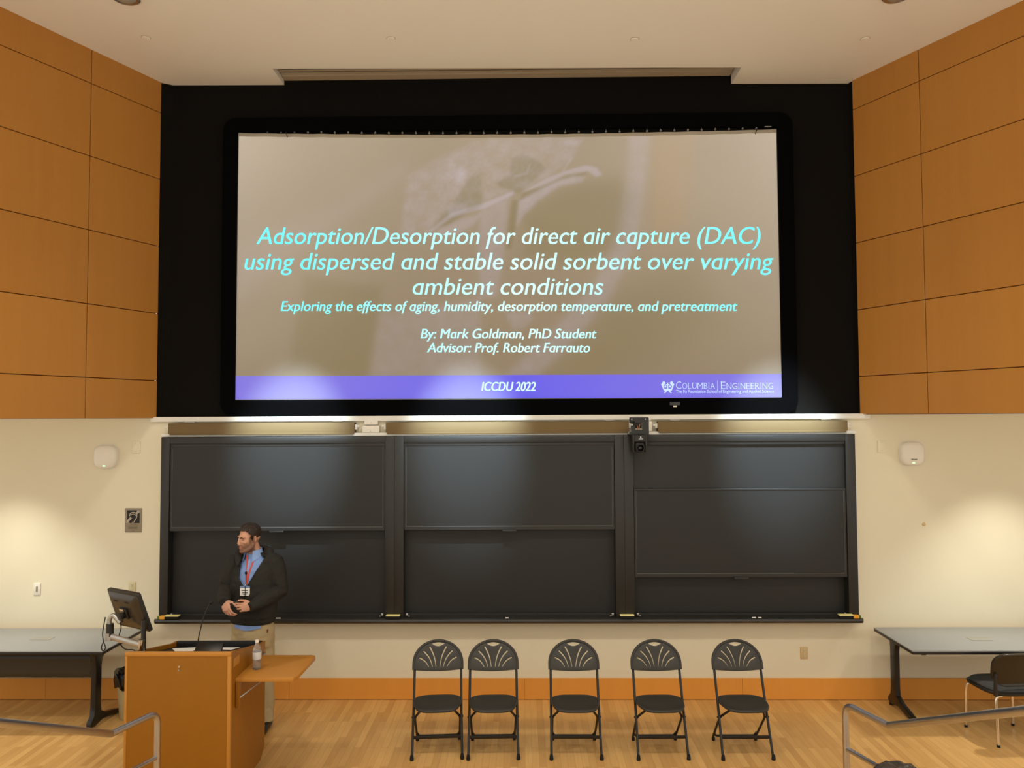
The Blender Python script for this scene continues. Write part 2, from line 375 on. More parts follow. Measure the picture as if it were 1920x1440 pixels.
# white ledge over the boards, baseboard
b = MB(); b.cbox(-3.70, 3.40, -0.035, 0.06, 2.715, 2.765, 0.004); struct(b.build('trim_1', M['white_metal'], smooth=0))
b = MB(); xs = [-8, -4.7, -2.3, 0.0, 2.11, 4.5, 8]
for i in range(6): b.cbox(xs[i] + .001, xs[i + 1] - .001, -0.02, 0, 0.004, 0.205, 0.0015)
struct(b.build('baseboard_front', M['base'], smooth=0))

# ceiling fittings
def ceiling_thing(name, label, cat, x, y, group=None): return thing(name, label, cat, (x, y, cz(x)), 0, group)
for x, y, lb in ((-3.19, -1.60, 'round ceiling downlight with metal rim above the left timber wing'), (3.0, -1.58, 'round ceiling downlight whose rim just shows at the top right')):
    t = ceiling_thing('ceiling_downlight', lb, 'light', x, y, 'ceiling downlights')
    MB().lathe([(.075, .0), (.108, .0), (.112, -.012), (.1, -.02), (.08, -.012), (.075, .0)], 32, cap=False).build('rim', M['steel'], t)
    MB().lathe([(.002, -.035), (.04, -.032), (.07, -.02), (.085, -.006), (.085, .0)], 32).build('lamp_glass', M['glass_grey'], t)
for (x, y), lb in zip([(-3.354, -.93), (-1.162, -.90), (1.017, -.87), (3.064, -.865)],
                      ['flush white sprinkler cover in the ceiling, nearest the left timber wing', 'flush white sprinkler cover in the ceiling, second from the left wing',
                       'flush white sprinkler cover in the ceiling, third from the left wing', 'flush white sprinkler cover in the ceiling, nearest the right timber wing']):
    t = ceiling_thing('sprinkler_cover', lb, 'sprinkler', x, y, 'ceiling sprinkler covers')
    MB().lathe([(.001, -.010), (.034, -.010), (.037, -.007), (.037, .0)], 24).build('cover_plate', M['ceiling'], t)
    MB().lathe([(.041, .0), (.041, -.004), (.038, -.005), (.0375, .0)], 24, cap=False).build('ring', M['grille'], t)

# ================================================================ PROJECTION SCREEN
def scr(u, v):                                               # screen plane: u 0..1 left-right, v 0..1 bottom-top
    xl, xr = -2.878 + .005 * v, 2.565 - .002 * v
    return xl + (xr - xl) * u, (2.931 - .007 * u) + (2.713 - .011 * u) * v
ps = thing('projection_screen', 'large projection screen in a black round-cornered frame showing a title slide', 'screen', (0, 0, 0))
b = MB(); vs, fs = plate2d(rrect(5.71, 2.995, .12, 8, -.152, 4.279), [rrect(5.455, 2.735, .02, 3, -.157, 4.285)], .05, .008)
b.add(vs, fs, on_wall(0, .02, 0)); b.build('frame', M['velvet'], ps)
def slide_mat(name, sub):
    m = mat(name, (100, 97, 92), rough=0.8, spec=0.1); nt = m.node_tree; bs = nt.nodes['Principled BSDF']
    at = nt.nodes.new('ShaderNodeAttribute'); at.attribute_name = 'picture'
    nt.links.new(at.outputs['Color'], bs.inputs['Emission Color']); bs.inputs['Emission Strength'].default_value = 1.0
    return m
M['slide'] = slide_mat('projected_slide', 0); M['band'] = slide_mat('purple_footer', 0)
M['fabric'] = mat('screen_fabric', (170, 160, 142), rough=0.85, var=0.02, scale=3)
# fabric, sagging a little between the eyelets along its top edge
b = MB(); NU, NV = 64, 24; vs = []; fs = []
def sag(u): return .034 * sin(pi * u) + .004 * abs(sin(u * pi * 19))
for j in range(NV + 1):
    for i in range(NU + 1):
        u, v = i / NU, j / NV; x, z = scr(u, v); z -= sag(u) * v ** 6
        vs.append((x, .03 + .002 * sin(u * 23) * v, z))
for j in range(NV):
    for i in range(NU): k = j * (NU + 1) + i; fs.append((k, k + 1, k + NU + 2, k + NU + 1))
b.add(vs, fs); b.build('fabric', M['fabric'], ps)
# the slide sits inside the fabric border; its picture (a pale carved relief behind the words) is stored per vertex
import numpy as np
def quad(mb, u0, u1, v0, v1, y, nu=40, nv=12):
    vs = []; fs = []; uv = []
    for j in range(nv + 1):
        for i in range(nu + 1):
            u, v = u0 + (u1 - u0) * i / nu, v0 + (v1 - v0) * j / nv; x, z = scr(u, v); z -= sag(u) * v ** 6; vs.append((x, y, z)); uv.append((u, v))
    for j in range(nv):
        for i in range(nu): k = j * (nu + 1) + i; fs.append((k, k + 1, k + nu + 2, k + nu + 1))
    mb.add(vs, fs); return np.array(uv)
def soft(px, py, poly, s):
    """0..1 coverage of a polygon with edges softened over s"""
    P = np.array(poly, float); n = len(P); d = np.full(px.shape, 1e9); ins = np.zeros(px.shape, bool)
    for i in range(n):
        ax, ay = P[i]; bx, by = P[(i + 1) % n]; ex, ey = bx - ax, by - ay
        t = np.clip(((px - ax) * ex + (py - ay) * ey) / (ex * ex + ey * ey + 1e-9), 0, 1); d = np.minimum(d, np.hypot(px - ax - t * ex, py - ay - t * ey))
        c = ((ay > py) != (by > py)) & (px < (bx - ax) * (py - ay) / (by - ay + 1e-9) + ax); ins ^= c
    return 1 / (1 + np.exp(-np.where(ins, d, -d) * 2.2 / s))
def store(o, rgb):
    ca = o.data.color_attributes.new('picture', 'FLOAT_COLOR', 'POINT'); ca.data.foreach_set('color', np.concatenate([rgb, np.ones((len(rgb), 1))], 1).astype(np.float32).ravel())
b = MB(); uv = quad(b, .0012, .9988, .088, .986, .0265, 340, 170); so = b.build('slide_image', M['slide'], ps)
px = 445 + 1018 * uv[:, 0]; py = 748 - 500 * uv[:, 1]                  # slide artwork grid
L = lambda c: np.array(lin(c))
edge = np.clip(np.abs((px - 955) / 510), 0, 1) ** 2.2; vert = np.clip((py - 260) / 440, 0, 1)
col = L((170, 152, 128))[None] * (1 - vert[:, None]) + L((144, 126, 100))[None] * vert[:, None]
col = col + (edge * (1 - .65 * vert))[:, None] * (L((184, 168, 146)) - L((150, 132, 106)))[None] * .8  # paler sides: room light on the screen, mixed into the slide colour
PALE = np.array((.074, .076, .130)); DARK = np.array((-.085, -.062, -.075)); WARMT = np.array((.03, .0, -.02))
nz = np.array([noise.noise(Vector((x * .05, y * .05, 0))) + .6 * noise.noise(Vector((x * .17, y * .17, 3))) for x, y in zip(px, py)])
lo = np.array([noise.noise(Vector((x * .006, y * .009, 7))) for x, y in zip(px, py)])
def lay_on(poly, s, c, k=1.0, grain=0.0):
    global col
    a = soft(px, py, poly, s) * k * np.clip(1 + grain * nz, 0, 2); col = col + a[:, None] * c[None]
lay_on([(768, 330), (840, 286), (905, 258), (1100, 250), (1078, 300), (1010, 350), (930, 372), (860, 400), (800, 440), (752, 445)], 5, PALE, .42, .9)
lay_on([(885, 332), (905, 326), (909, 388), (880, 402), (845, 425), (812, 431), (840, 396), (868, 362)], 4, DARK, .75)
lay_on([(962, 297), (985, 288), (1014, 300), (1030, 318), (1000, 345), (978, 364), (942, 352), (935, 344), (960, 330)], 3, DARK, .75)
lay_on([(968, 330), (990, 325), (998, 306), (1000, 308), (994, 328), (971, 334)], 1.5, PALE, .6)
lay_on([(985, 405), (1050, 360), (1100, 345), (1160, 338), (1195, 370), (1175, 470), (1090, 500), (990, 480)], 16, DARK, .6)
lay_on([(985, 362), (1030, 336), (1065, 322), (1105, 311), (1124, 316), (1134, 331), (1122, 334), (1108, 323), (1066, 329), (1020, 350)], 2, PALE, 1.0)
lay_on([(985, 364), (1020, 353), (1066, 332), (1104, 326), (1100, 331), (1060, 338), (1000, 368), (978, 380)], 2, DARK, .7)
lay_on([(978, 378), (1040, 343), (1080, 331), (1101, 335), (1096, 343), (1052, 352), (1012, 380), (985, 408), (974, 425)], 4, PALE, .95, .3)
lay_on([(805, 436), (850, 402), (912, 382), (966, 361), (968, 366), (915, 392), (852, 410), (812, 438)], 2, PALE, .95)
lay_on([(826, 432), (868, 412), (906, 404), (892, 424), (860, 442), (826, 446)], 4, PALE, .7)
lay_on([(905, 388), (962, 368), (955, 400), (950, 470), (935, 560), (905, 560), (900, 470)], 6, PALE, .6, .3)
lay_on([(964, 378), (976, 378), (970, 430), (962, 470), (952, 470), (958, 420)], 3, DARK, .7)
lay_on([(846, 300), (880, 322), (862, 360), (840, 350)], 6, PALE, .5, .5); lay_on([(850, 382), (880, 384), (878, 398), (846, 408), (842, 394)], 3, PALE, .6)
lay_on([(1062, 262), (1098, 262), (1090, 274), (1066, 272)], 2, PALE, .5); lay_on([(1076, 296), (1080, 296), (1062, 324), (1058, 323)], 1.5, PALE, .5)
lay_on([(1186, 250), (1226, 250), (1213, 360), (1198, 450), (1150, 560), (1070, 650), (1005, 712), (940, 712), (1030, 630), (1115, 540), (1160, 440), (1180, 340)], 8, PALE, .55, .35)
lay_on([(1230, 250), (1310, 250), (1290, 420), (1230, 470), (1222, 400)], 14, WARMT, .8)
lay_on([(575, 520), (718, 540), (712, 590), (690, 712), (545, 690), (560, 600)], 10, DARK, .45); lay_on([(716, 590), (905, 560), (905, 712), (698, 712)], 8, PALE, .42, .35)
lay_on([(952, 588), (1000, 588), (1004, 600), (985, 618), (966, 620), (955, 604)], 4, PALE, .5, .5)
lay_on([(1150, 560), (1300, 480), (1360, 620), (1120, 712), (1040, 712)], 40, DARK, .4); lay_on([(446, 470), (640, 380), (760, 300), (760, 330), (640, 420), (446, 560)], 22, PALE, .25)
col = np.clip(col * (1 + .05 * lo[:, None]) - np.array((.105, .085, .060))[None], .01, 1); store(so, col)
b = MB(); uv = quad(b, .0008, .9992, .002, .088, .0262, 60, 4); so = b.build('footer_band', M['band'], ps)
e = .6 * np.clip(np.abs(uv[:, 0] - .52) / .5, 0, 1)[:, None] ** .8  # band ends painted paler for the light spilling onto them
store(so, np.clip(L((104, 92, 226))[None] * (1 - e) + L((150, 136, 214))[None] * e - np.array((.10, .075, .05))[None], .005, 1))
# the words
def text_mat(name, edge, mid):
    m = mat(name, (120, 120, 120), rough=0.8, spec=0.1); nt = m.node_tree; bs = nt.nodes['Principled BSDF']
    tc = nt.nodes.new('ShaderNodeTexCoord'); sx = nt.nodes.new('ShaderNodeSeparateXYZ'); nt.links.new(tc.outputs['Object'], sx.inputs[0])
    ab = nt.nodes.new('ShaderNodeMath'); ab.operation = 'ADD'; ab.inputs[1].default_value = 0.0; nt.links.new(sx.outputs['X'], ab.inputs[0])
    a2 = nt.nodes.new('ShaderNodeMath'); a2.operation = 'ABSOLUTE'; nt.links.new(ab.outputs[0], a2.inputs[0])
    mr = nt.nodes.new('ShaderNodeMapRange'); mr.inputs['From Max'].default_value = 2.2; nt.links.new(a2.outputs[0], mr.inputs['Value'])
    mx = nt.nodes.new('ShaderNodeMix'); mx.data_type = 'RGBA'; mx.inputs['A'].default_value = (*lin(mid), 1); mx.inputs['B'].default_value = (*lin(edge), 1)
    nt.links.new(mr.outputs['Result'], mx.inputs['Factor']); nt.links.new(mx.outputs['Result'], bs.inputs['Emission Color']); bs.inputs['Emission Strength'].default_value = 1.0
    return m
M['text'] = text_mat('projected_letters', (112, 240, 248), (206, 250, 246))
lines = [('slide_title', [('Adsorption/Desorption for direct air capture (DAC)', -2.678, 2.381, 4.501, 4.462, .172), ('using dispersed and stable solid sorbent over varying', -2.794, 2.504, 4.243, 4.205, .172),
                          ('ambient conditions', -1.098, .807, 3.978, 3.965, .172)], .0014, .2),
         ('slide_subtitle', [('Exploring the effects of aging, humidity, desorption temperature, and pretreatment', -2.424, 2.136, 3.823, 3.792, .098)], .0022, .2),
         ('slide_byline', [('By: Mark Goldman, PhD Student', -1.018, .734, 3.537, 3.526, .096), ('Advisor: Prof. Robert Farrauto', -.954, .669, 3.397, 3.387, .096)], .0024, .2),
         ('slide_footer', [('ICCDU 2022', -.411, .125, 3.009, 3.006, .090)], .0030, .2)]
for nm, ls, bold, it in lines:
    b = MB()
    for tx, x0, x1, z0, z1, cap in ls: lettering(tx, x0, x1, z0, z1, cap, it, 0, .0235, b, bold)
    b.build(nm, M['text'], ps, smooth=0)
# serif wordmark and crown emblem in the footer
M['mark'] = mat('projected_wordmark', (110, 110, 120), rough=0.8, spec=0.1, emit=(186, 214, 244), estr=1.0)
b = MB()
def serif_caps(word, x0, x1, z, big, small, mb):
    # capital first letter then small capitals, with thin serifs laid on the stems
    widths = {'C': 1.0, 'O': 1.1, 'L': .8, 'U': 1.0, 'M': 1.25, 'B': .85, 'I': .42, 'A': 1.0, 'E': .8, 'N': 1.05, 'G': 1.05, 'R': .9}
    tot = sum(widths[c] * (big if i == 0 else small) for i, c in enumerate(word)); k = (x1 - x0) / tot; x = x0
    stems = {'L': (.12, .12), 'U': (.15, .85), 'M': (.1, .9), 'B': (.12,), 'I': (.5,), 'A': (.08, .92), 'E': (.12,), 'N': (.1, .88), 'R': (.12, .9), 'G': (), 'C': (), 'O': ()}
    for i, c in enumerate(word):
        h = big if i == 0 else small; w = widths[c] * h * k
        lettering(c, x + w * (.40 if c == 'I' else .09), x + w * (.60 if c == 'I' else .91), z, z, h, 0, -.012, .0235, mb)
        for sxp in stems[c]:
            X = x + w * (.09 + .82 * sxp)
            for zz in ((z,) if c in 'A' else (z + h - .004,) if c in 'U' else (z, z + h - .004)):
                if c == 'R' and sxp > .5 and zz > z: continue
                mb.cbox(X - h * .1, X + h * .1, .0233, .0236, zz, zz + .004)
        x += w
serif_caps('COLUMBIA', 1.513, 1.905, 3.018, .075, .060, b); serif_caps('ENGINEERING', 1.958, 2.482, 3.014, .075, .060, b)
lettering('The Fu Foundation School of Engineering and Applied Science', 1.516, 2.482, 2.977, 2.973, .032, 0, .004, .0235, b)
b.cbox(1.928, 1.933, .0233, .0236, 3.0, 3.10)
# emblem: five-lobed crown outline
def stroke(pts, w, mb, y=.0234):
    mb.tube([(x, y, z) for x, z in fillet2(pts)], w / 2, 6, flat=(1, .08) if False else None)
def fillet2(p): return [(q.x, q.y) for q in fillet([Vector((a, c, 0)) for a, c in p], .02, 4)] if len(p) > 2 else p
cx0, cz0, sc = 1.436, 2.978, .118
def E_(p): return (cx0 + p[0] * sc, cz0 + p[1] * sc)
for poly in ([(-.34, 0), (-.2, .0), (-.05, .2), (-.12, .28)], [(.34, 0), (.2, .0), (.05, .2), (.12, .28)], [(-.32, .18), (.32, .18), (.4, .36), (-.4, .36)],
             [(-.4, .36), (-.5, .62), (-.4, .76), (-.3, .7), (-.36, .56), (-.28, .36)], [(.4, .36), (.5, .62), (.4, .76), (.3, .7), (.36, .56), (.28, .36)],
             [(-.05, .36), (.05, .36), (.05, .88), (-.05, .88)], [(-.16, .66), (.16, .66), (.16, .74), (-.16, .74)]):
    vs, fs = plate2d([E_(p) for p in poly], [], .0004); b.add(vs, fs, on_wall(0, .0234, 0))
for ex, ez, er in ((-.33, .84, .14), (.33, .84, .14), (-.2, .55, .09), (.2, .55, .09), (-.45, .72, .1), (.45, .72, .1)):
    q = E_((ex, ez)); b.lathe([(er * sc, .0), (er * sc, .0004)], 12, on_wall(q[0], .0234, q[1]))
b.build('footer_wordmark', M['mark'], ps, smooth=0)
# lacing eyelets along the top, end ties, clips, maker plate on the frame
proto = None
for i in range(37):
    u = .055 + i * .0252; x, z = scr(u, 1); z -= sag(u)
    if proto is None:
        proto = MB().lathe([(.005, 0), (.009, .001), (.010, .003), (.008, .005), (.005, .004), (.005, 0)], 10, on_wall(0, 0, 0), cap=False).tube([(0, -.003, .004), (0, -.006, .03), (0, .006, .05)], .002, 5).build('eyelet', M['steel'], ps); e = proto
    else:
        e = proto.copy(); COL.objects.link(e); e.parent = ps
    e.location = (x, .022, z + .012)
for u, s in ((.091, -1), (.962, 1)):
    x, z = scr(u, 1); MB().tube([(x + s * .012, .015, z + .01), (x, .012, z - .02), (x - s * .012, .014, z - .055)], .004, 6).build('tie_cord', M['rubber'], ps)
for u in (.017, .983):
    x, z = scr(u, 1); MB().box((x, .012, z + .02), (.07, .02, .012), .003).build('corner_clip', M['silver'], ps)
b = MB(); vs, fs = plate2d(rrect(.1, .03, .005), [], .004); b.add(vs, fs, on_wall(1.497, -.016, 2.872)); mp_ = b.build('maker_plate', mat('dark_grey_plate', (52, 52, 52), .5, var=.02), ps)
MB().box((1.498, -.0175, 2.846), (.035, .004, .014), .001).build('indicator', M['white_plastic'], ps)

# ================================================================ CHALKBOARDS
FY = -0.12                                                   # front of the frames
def chalkboard(label, xl, xr, ol, orr, front, rear_gap):
    """xl..xr frame outside, ol..orr opening; front = (bottom, top) of the front sliding panel"""
    ctr = (ol + orr) / 2; t = thing('chalkboard', label, 'chalkboard', (ctr, 0, 0.765), 0, 'vertical sliding chalkboards')
    X = lambda v: v - ctr; Z = lambda v: v - 0.765
    b = MB(); b.cbox(X(xl), X(ol), FY, 0, 0, Z(2.567), .004); b.build('stile', M['board_frame'], t)
    b = MB(); b.cbox(X(orr), X(xr), FY, 0, 0, Z(2.567), .004); b.build('stile', M['board_frame'], t)
    b = MB(); b.cbox(X(ol), X(orr), FY, 0, Z(2.50), Z(2.567), .004); b.cbox(X(ol), X(orr), FY + .012, 0, Z(2.469), Z(2.503), .003); b.build('top_rail', M['board_frame'], t)
    b = MB()                                                 # sloping bottom trough
    b.add([(X(ol), FY, Z(.80)), (X(orr), FY, Z(.80)), (X(orr), -.02, Z(.845)), (X(ol), -.02, Z(.845)), (X(ol), FY, Z(.765)), (X(orr), FY, Z(.765)), (X(orr), 0, Z(.765)), (X(ol), 0, Z(.765)), (X(ol), 0, Z(.845)), (X(orr), 0, Z(.845))],
          [(0, 1, 2, 3), (4, 5, 1, 0), (7, 6, 5, 4), (3, 2, 9, 8), (8, 9, 6, 7), (0, 3, 8, 7, 4), (1, 5, 6, 9, 2)])
    b.cbox(X(ol), X(orr), -.062, -.05, Z(.825), Z(.84), .002); b.build('bottom_rail', M['board_frame'], t, smooth=0)
    b = MB(); b.cbox(X(ol), X(orr), -.014, -.002, Z(.84), Z(2.48)); b.build('rear_panel', M['slate'], t, smooth=0)
    if front[1] < 2.4: MB().cbox(X(ol), X(orr), -.083, -.07, Z(1.2), Z(2.48)).build('middle_panel', M['slate'], t, smooth=0)
    z0, z1 = front
    b = MB(); b.cbox(X(ol) + .004, X(orr) - .004, -.105, -.088, Z(z0) + .03, Z(z1)); fp = b.build('sliding_panel', M['slate'], t, smooth=0)
    f = MB()
    f.cbox(X(ol) + .004, X(orr) - .004, -.110, -.085, Z(z0), Z(z0) + .034, .003)
    f.cbox(X(ol) + .004, X(ol) + .022, -.108, -.085, Z(z0), Z(z1), .002); f.cbox(X(orr) - .022, X(orr) - .004, -.108, -.085, Z(z0), Z(z1), .002)
    if z1 < 2.4: f.cbox(X(ol) + .004, X(orr) - .004, -.110, -.085, Z(z1) - .02, Z(z1), .003)
    f.build('panel_rim', M['board_frame'], fp, smooth=0)
    g = MB(); g.cbox(X(ol) + .024, X(orr) - .024, -.1095, -.104, Z(z0) + .0345, Z(z0) + .0385)
    for xx in (X(ol) + .023, X(orr) - .026): g.cbox(xx, xx + .003, -.1085, -.104, Z(z0) + .0345, Z(z1) - .022)
    g.build('edge_strip', M['edge_strip'], fp, smooth=0)
    h = MB(); h.cbox(-.07, .07, -.125, -.095, Z(z0) - .016, Z(z0) + .002, .004); h.build('handle', M['steel'] if False else M['board_frame'], fp)
    for s, xx in ((-1, ol + .03), (1, orr - .03)):           # little metal catches in the lower corners
        MB().box((X(xx), -.09, Z(.838)), (.022, .02, .03), .004).box((X(xx) - s * .02, -.1, Z(.825)), (.014, .014, .014), .003).build('catch', M['steel'], t)
    return t
chalkboard('left chalkboard behind the standing speaker, its front panel raised', -3.547, -1.256, -3.462, -1.347, (1.650, 2.475), 0)
chalkboard('middle chalkboard, front panel raised, between the two wide mullions', -1.256, .976, -1.165, .885, (1.655, 2.475), 0)
chalkboard('right chalkboard with its front panel pulled low, under the camera', .976, 3.209, 1.067, 3.115, (1.195, 2.045), 0)
b = MB(); b.prism([(-.122, .765), (-.122, .803), (-.148, .815), (-.162, .808), (-.165, .79), (-.15, .768)], -3.57, 3.23,
                  Matrix(((0, 0, 1, 0), (1, 0, 0, 0), (0, 1, 0, 0), (0, 0, 0, 1))))
tag(b.build('chalk_tray', M['tray'], smooth=30), 'long dark chalk tray running under all three chalkboards', 'tray')
b = MB(); b.cbox(-3.575, 3.24, -.075, -.0005, 2.568, 2.60, .004); b.cbox(-3.575, -3.550, -.06, -.0005, .765, 2.568, .003); b.cbox(3.212, 3.24, -.06, -.0005, .765, 2.568, .003)
struct(b.build('trim_2', M['white_metal'], smooth=0))
# erasers on the tray
def eraser(x, label, endlabel, rz=0):
    t = thing('chalkboard_eraser', label, 'eraser', (x, -.142, .814), rz, 'erasers on the chalk tray')
    MB().box((0, 0, .014), (.135, .05, .026), .004).build('felt_pad', M['felt'], t)
    MB().box((0, 0, .031), (.135, .052, .010), .003).build('grip', M['yellow'], t)
    if endlabel:
        MB().box((endlabel * .092, -.004, .016), (.05, .048, .03), .003).build('label_band', M['orange'], t)
        MB().box((endlabel * .127, -.004, .015), (.022, .046, .028), .003).build('end_block', M['green'], t)
eraser(-3.40, 'black eraser with pale yellow top and orange label at the left end of the tray', -1)
eraser(-1.263, 'black eraser with pale yellow top below the mullion of left and middle boards', 0)
eraser(.985, 'black eraser with pale yellow top below the mullion of middle and right boards', 0)
eraser(3.07, 'black eraser with pale yellow top and orange label at the right end of the tray', 1)
for x, lb, l in ((-.165, 'short white chalk stub on the tray below the middle chalkboard', .03), (2.20, 'white chalk stub on the tray below the right chalkboard', .035), (2.255, 'greyish chalk piece lying just right of the white stub, right board tray', .03), (-2.375, 'white chalk stick on the tray at the standing speaker\'s hip', .045)):
    b = MB().cyl((-l / 2, 0, 0), (l / 2, 0, 0), .0065, 10)
    o = b.build('chalk_stick', M['chalk']); o.location = (x, -.136, .8165); tag(o, lb, 'chalk', 'chalk on the tray')

# ================================================================ MAP ROLLERS, BOXES AND CAMERA ABOVE THE BOARDS
def roller(label, x0, x1, z):
    t = thing('roller_screen', label, 'roller screen', ((x0 + x1) / 2, -.05, z), 0, 'rolled-up screens over the chalkboards'); L = (x1 - x0) / 2
    b = MB(); prof = [(-.045, -.05), (.045, -.05), (.05, -.03), (.05, .03), (.036, .046), (-.036, .05), (-.046, .04)]
    b.prism([(y, zz) for y, zz in prof], -L, L, Matrix(((0, 0, 1, 0), (1, 0, 0, 0), (0, 1, 0, 0), (0, 0, 0, 1)))); b.build('housing', M['tan_tube'], t, smooth=50)
    MB().cbox(-L + .01, L - .01, -.048, -.025, -.066, -.048, .004).build('bottom_bar', M['tan_tube'], t)
    for s in (-1, 1):
        MB().box((s * (L + .012), 0, .005), (.022, .05, .05), .004).cyl((s * (L + .02), -.01, .012), (s * (L + .045), -.01, .012), .012, 12).build('end_cap', M['white_metal'], t)
        MB().box((s * (L - .18), .035, .072), (.10, .025, .034), .004).cyl((s * (L - .18), .026, .072), (s * (L - .18), .020, .072), .006, 8).build('bracket', M['white_metal'], t)
roller('left tan rolled-up screen mounted above the left chalkboard', -3.49, -1.655, 2.652)
roller('middle tan rolled-up screen mounted above the middle chalkboard', -1.345, 1.03, 2.652)
roller('right tan rolled-up screen, between the black camera and right wing', 1.315, 3.15, 2.650)
def wall_box(x, z, w, h, label):
    t = thing('junction_box', label, 'box', (x, -.001, z), 0, 'white boxes between the roller screens')
    MB().box((0, -.03, 0), (w, .058, h), .008).build('cover', M['white_plastic'], t)
    MB().box((0, -.025, h / 2 + .026), (w * .8, .04, .04), .005).build('mount_tab', M['white_metal'], t)
    for zz in (-h * .3, h / 2 + .026): MB().cyl((0, -.058 if zz < 0 else -.045, zz), (0, -.064 if zz < 0 else -.05, zz), .006, 8).build('screw', M['steel'], t)
wall_box(-1.5, 2.636, .17, .07, 'white box on the wall between the left and middle roller screens')
wall_box(1.225, 2.65, .075, .10, 'white box on the wall just right of the black camera')
t = thing('lecture_camera', 'black pan-tilt camera hanging on a cut-out bracket over the board mullion', 'camera', (1.11, -.215, 2.60))
vs, fs = plate2d([(-.09, .14), (.085, .14), (.095, .13), (.095, -.02), (-.095, -.02), (-.095, 0), (-.075, 0), (-.075, .06), (-.04, .06), (-.04, .10), (-.07, .10), (-.095, .12)],
                 [[(-.035, .02), (.03, .02), (.03, .085), (-.035, .085)]], .006)
MB().add(vs, fs, on_wall(0, -.01, 0)).cbox(-.095, .095, -.012, .145, -.028, -.02).build('bracket_plate', M['black_metal'], t)
MB().cbox(-.03, .03, 0, .21, .105, .125, .003).cbox(-.06, .06, .205, .213, .03, .14, .003).build('wall_arm', M['black_metal'], t)
MB().tube([(-.02, .005, .0), (-.01, -.002, .03), (-.018, .004, .07)], .004, 6).tube([(.01, .004, .0), (0, -.004, .035), (.012, .003, .075)], .004, 6).build('wiring', M['wire'], t)
for x in (-.07, .06): MB().cyl((x, -.014, .122), (x, -.02, .122), .006, 8).build('bolt', M['steel'], t)
MB().lathe([(.001, -.1), (.07, -.1), (.078, -.09), (.078, -.03), (.07, -.024), (.001, -.024)], 28).box((.06, -.01, -.11), (.022, .09, .17), .01).box((-.06, -.01, -.11), (.022, .09, .17), .01).build('yoke', M['black_plastic'], t)
MB().box((0, -.015, -.145), (.092, .11, .10), .028, seg=3).build('camera_head', M['black_plastic'], t)
hd = MB().lathe([(.028, 0), (.04, .0), (.042, .01), (.042, .03), (.03, .034), (.028, .0)], 24, Matrix.Translation((0, -.068, -.152)) @ Matrix.Rotation(pi / 2, 4, 'X'), cap=False).build('lens_ring', M['rubber'], t)
MB().ell((0, -.07, -.152), (.03, .014, .03), seg=20, rings=10).build('lens', M['lens'], hd)
MB().box((.005, -.079, -.065), (.04, .002, .005)).box((.005, -.079, -.05), (.012, .002, .014)).build('emblem', M['steel'], t)

# ================================================================ WALL PLATES, ACCESS POINTS, SIGN
def access_point(x, z, label, mark):
    t = thing('wireless_access_point', label, 'access point', (x, 0, z), 0, 'wall access points'); prof = []
    def ring(w, y):
        o = []
        for k in range(48):
            a = 2 * pi * k / 48; c, s = cos(a), sin(a); e = 2 / 3.2
            o.append((w * abs(c) ** e * (1 if c > 0 else -1), y, w * abs(s) ** e * (1 if s > 0 else -1)))
        return o
    MB().ring_loft([ring(.116, -.001), ring(.118, -.012), ring(.114, -.03), ring(.104, -.043), ring(.08, -.050), ring(.04, -.053), ring(.004, -.054)]).build('shell', M['white_plastic'], t, smooth=60)
    MB().ring_loft([ring(.123, -.0005), ring(.123, -.006), ring(.118, -.008)]).build('base_ring', M['white_metal'], t, smooth=60)
    MB().box((0, -.0475, -.088), (.026, .008, .012), .003).build('status_light', M['led'], t)
    if mark:
        b = MB(); b.box((-.012, -.0522, -.052), (.026, .003, .008), .002); b.box((.018, -.0522, -.053), (.030, .003, .008), .002); b.build('emblem', M['ink'], t, smooth=0)
access_point(-4.147, 2.372, 'rounded white access point with green light, on the wall above the ear sign', False)
access_point(3.802, 2.370, 'rounded white access point with small dark wordmark, right of the chalkboards', True)
def plate(name, label, cat, x, z, m, w=.072, h=.118, kind='blank', group=None):
    t = thing(name, label, cat, (x, 0, z), 0, group)
    MB().box((0, -.004, 0), (w, .008, h), .003).build('cover_plate', m, t)
    if kind == 'switch': MB().box((0, -.010, 0), (w * .22, .006, h * .42), .001).build('rocker', M['sign_grey'], t)
    if kind == 'outlet':
        for zz in (.022, -.022):
            s = MB(); vs, fs = plate2d(rrect(.034, .03, .012), [], .004); s.add(vs, fs, on_wall(0, -.009, zz)); so_ = s.build('socket', M['ivory'], t)
            MB().cbox(-.009, -.006, -.0118, -.0108, zz - .002, zz + .009).cbox(.006, .009, -.0118, -.0108, zz - .002, zz + .009).cyl((0, -.0108, zz - .008), (0, -.0118, zz - .008), .003, 8).build('slot', M['ink'], so_)
    if kind == 'screw':
        for zz in (.04, -.04): MB().cyl((0, -.008, zz), (0, -.010, zz), .004, 8).build('screw', M['ivory'], t)
    return t
plate('blank_plate', 'blank wall plate left of the chalkboards, beside an access point', 'wall plate', -3.854, 2.462, M['wall'], .085, .12, 'screw')
plate('blank_plate', 'blank wall plate right of the chalkboards, beside the marked access point', 'wall plate', 3.518, 2.440, M['wall'], .085, .12, 'screw')
plate('light_switch', 'white wall switch plate above the left table', 'switch', -4.815, 1.072, M['white_plastic'], .07, .12, 'switch')
plate('wall_outlet', 'ivory outlet plate on the wall just above the monitor', 'outlet', -3.869, 1.082, M['ivory'], .07, .115, 'outlet')
plate('wall_outlet', 'almond outlet plate low on the wall, below the right chalkboard', 'outlet', 2.716, .444, M['almond'], .072, .115, 'outlet')
o = MB().lathe([(.001, .012), (.012, .010), (.017, .004), (.017, 0)], 16, on_wall(3.908, 0, 1.681)).build('wall_button', M['almond']); tag(o, 'tiny round button on the wall right of the chalkboards', 'button')
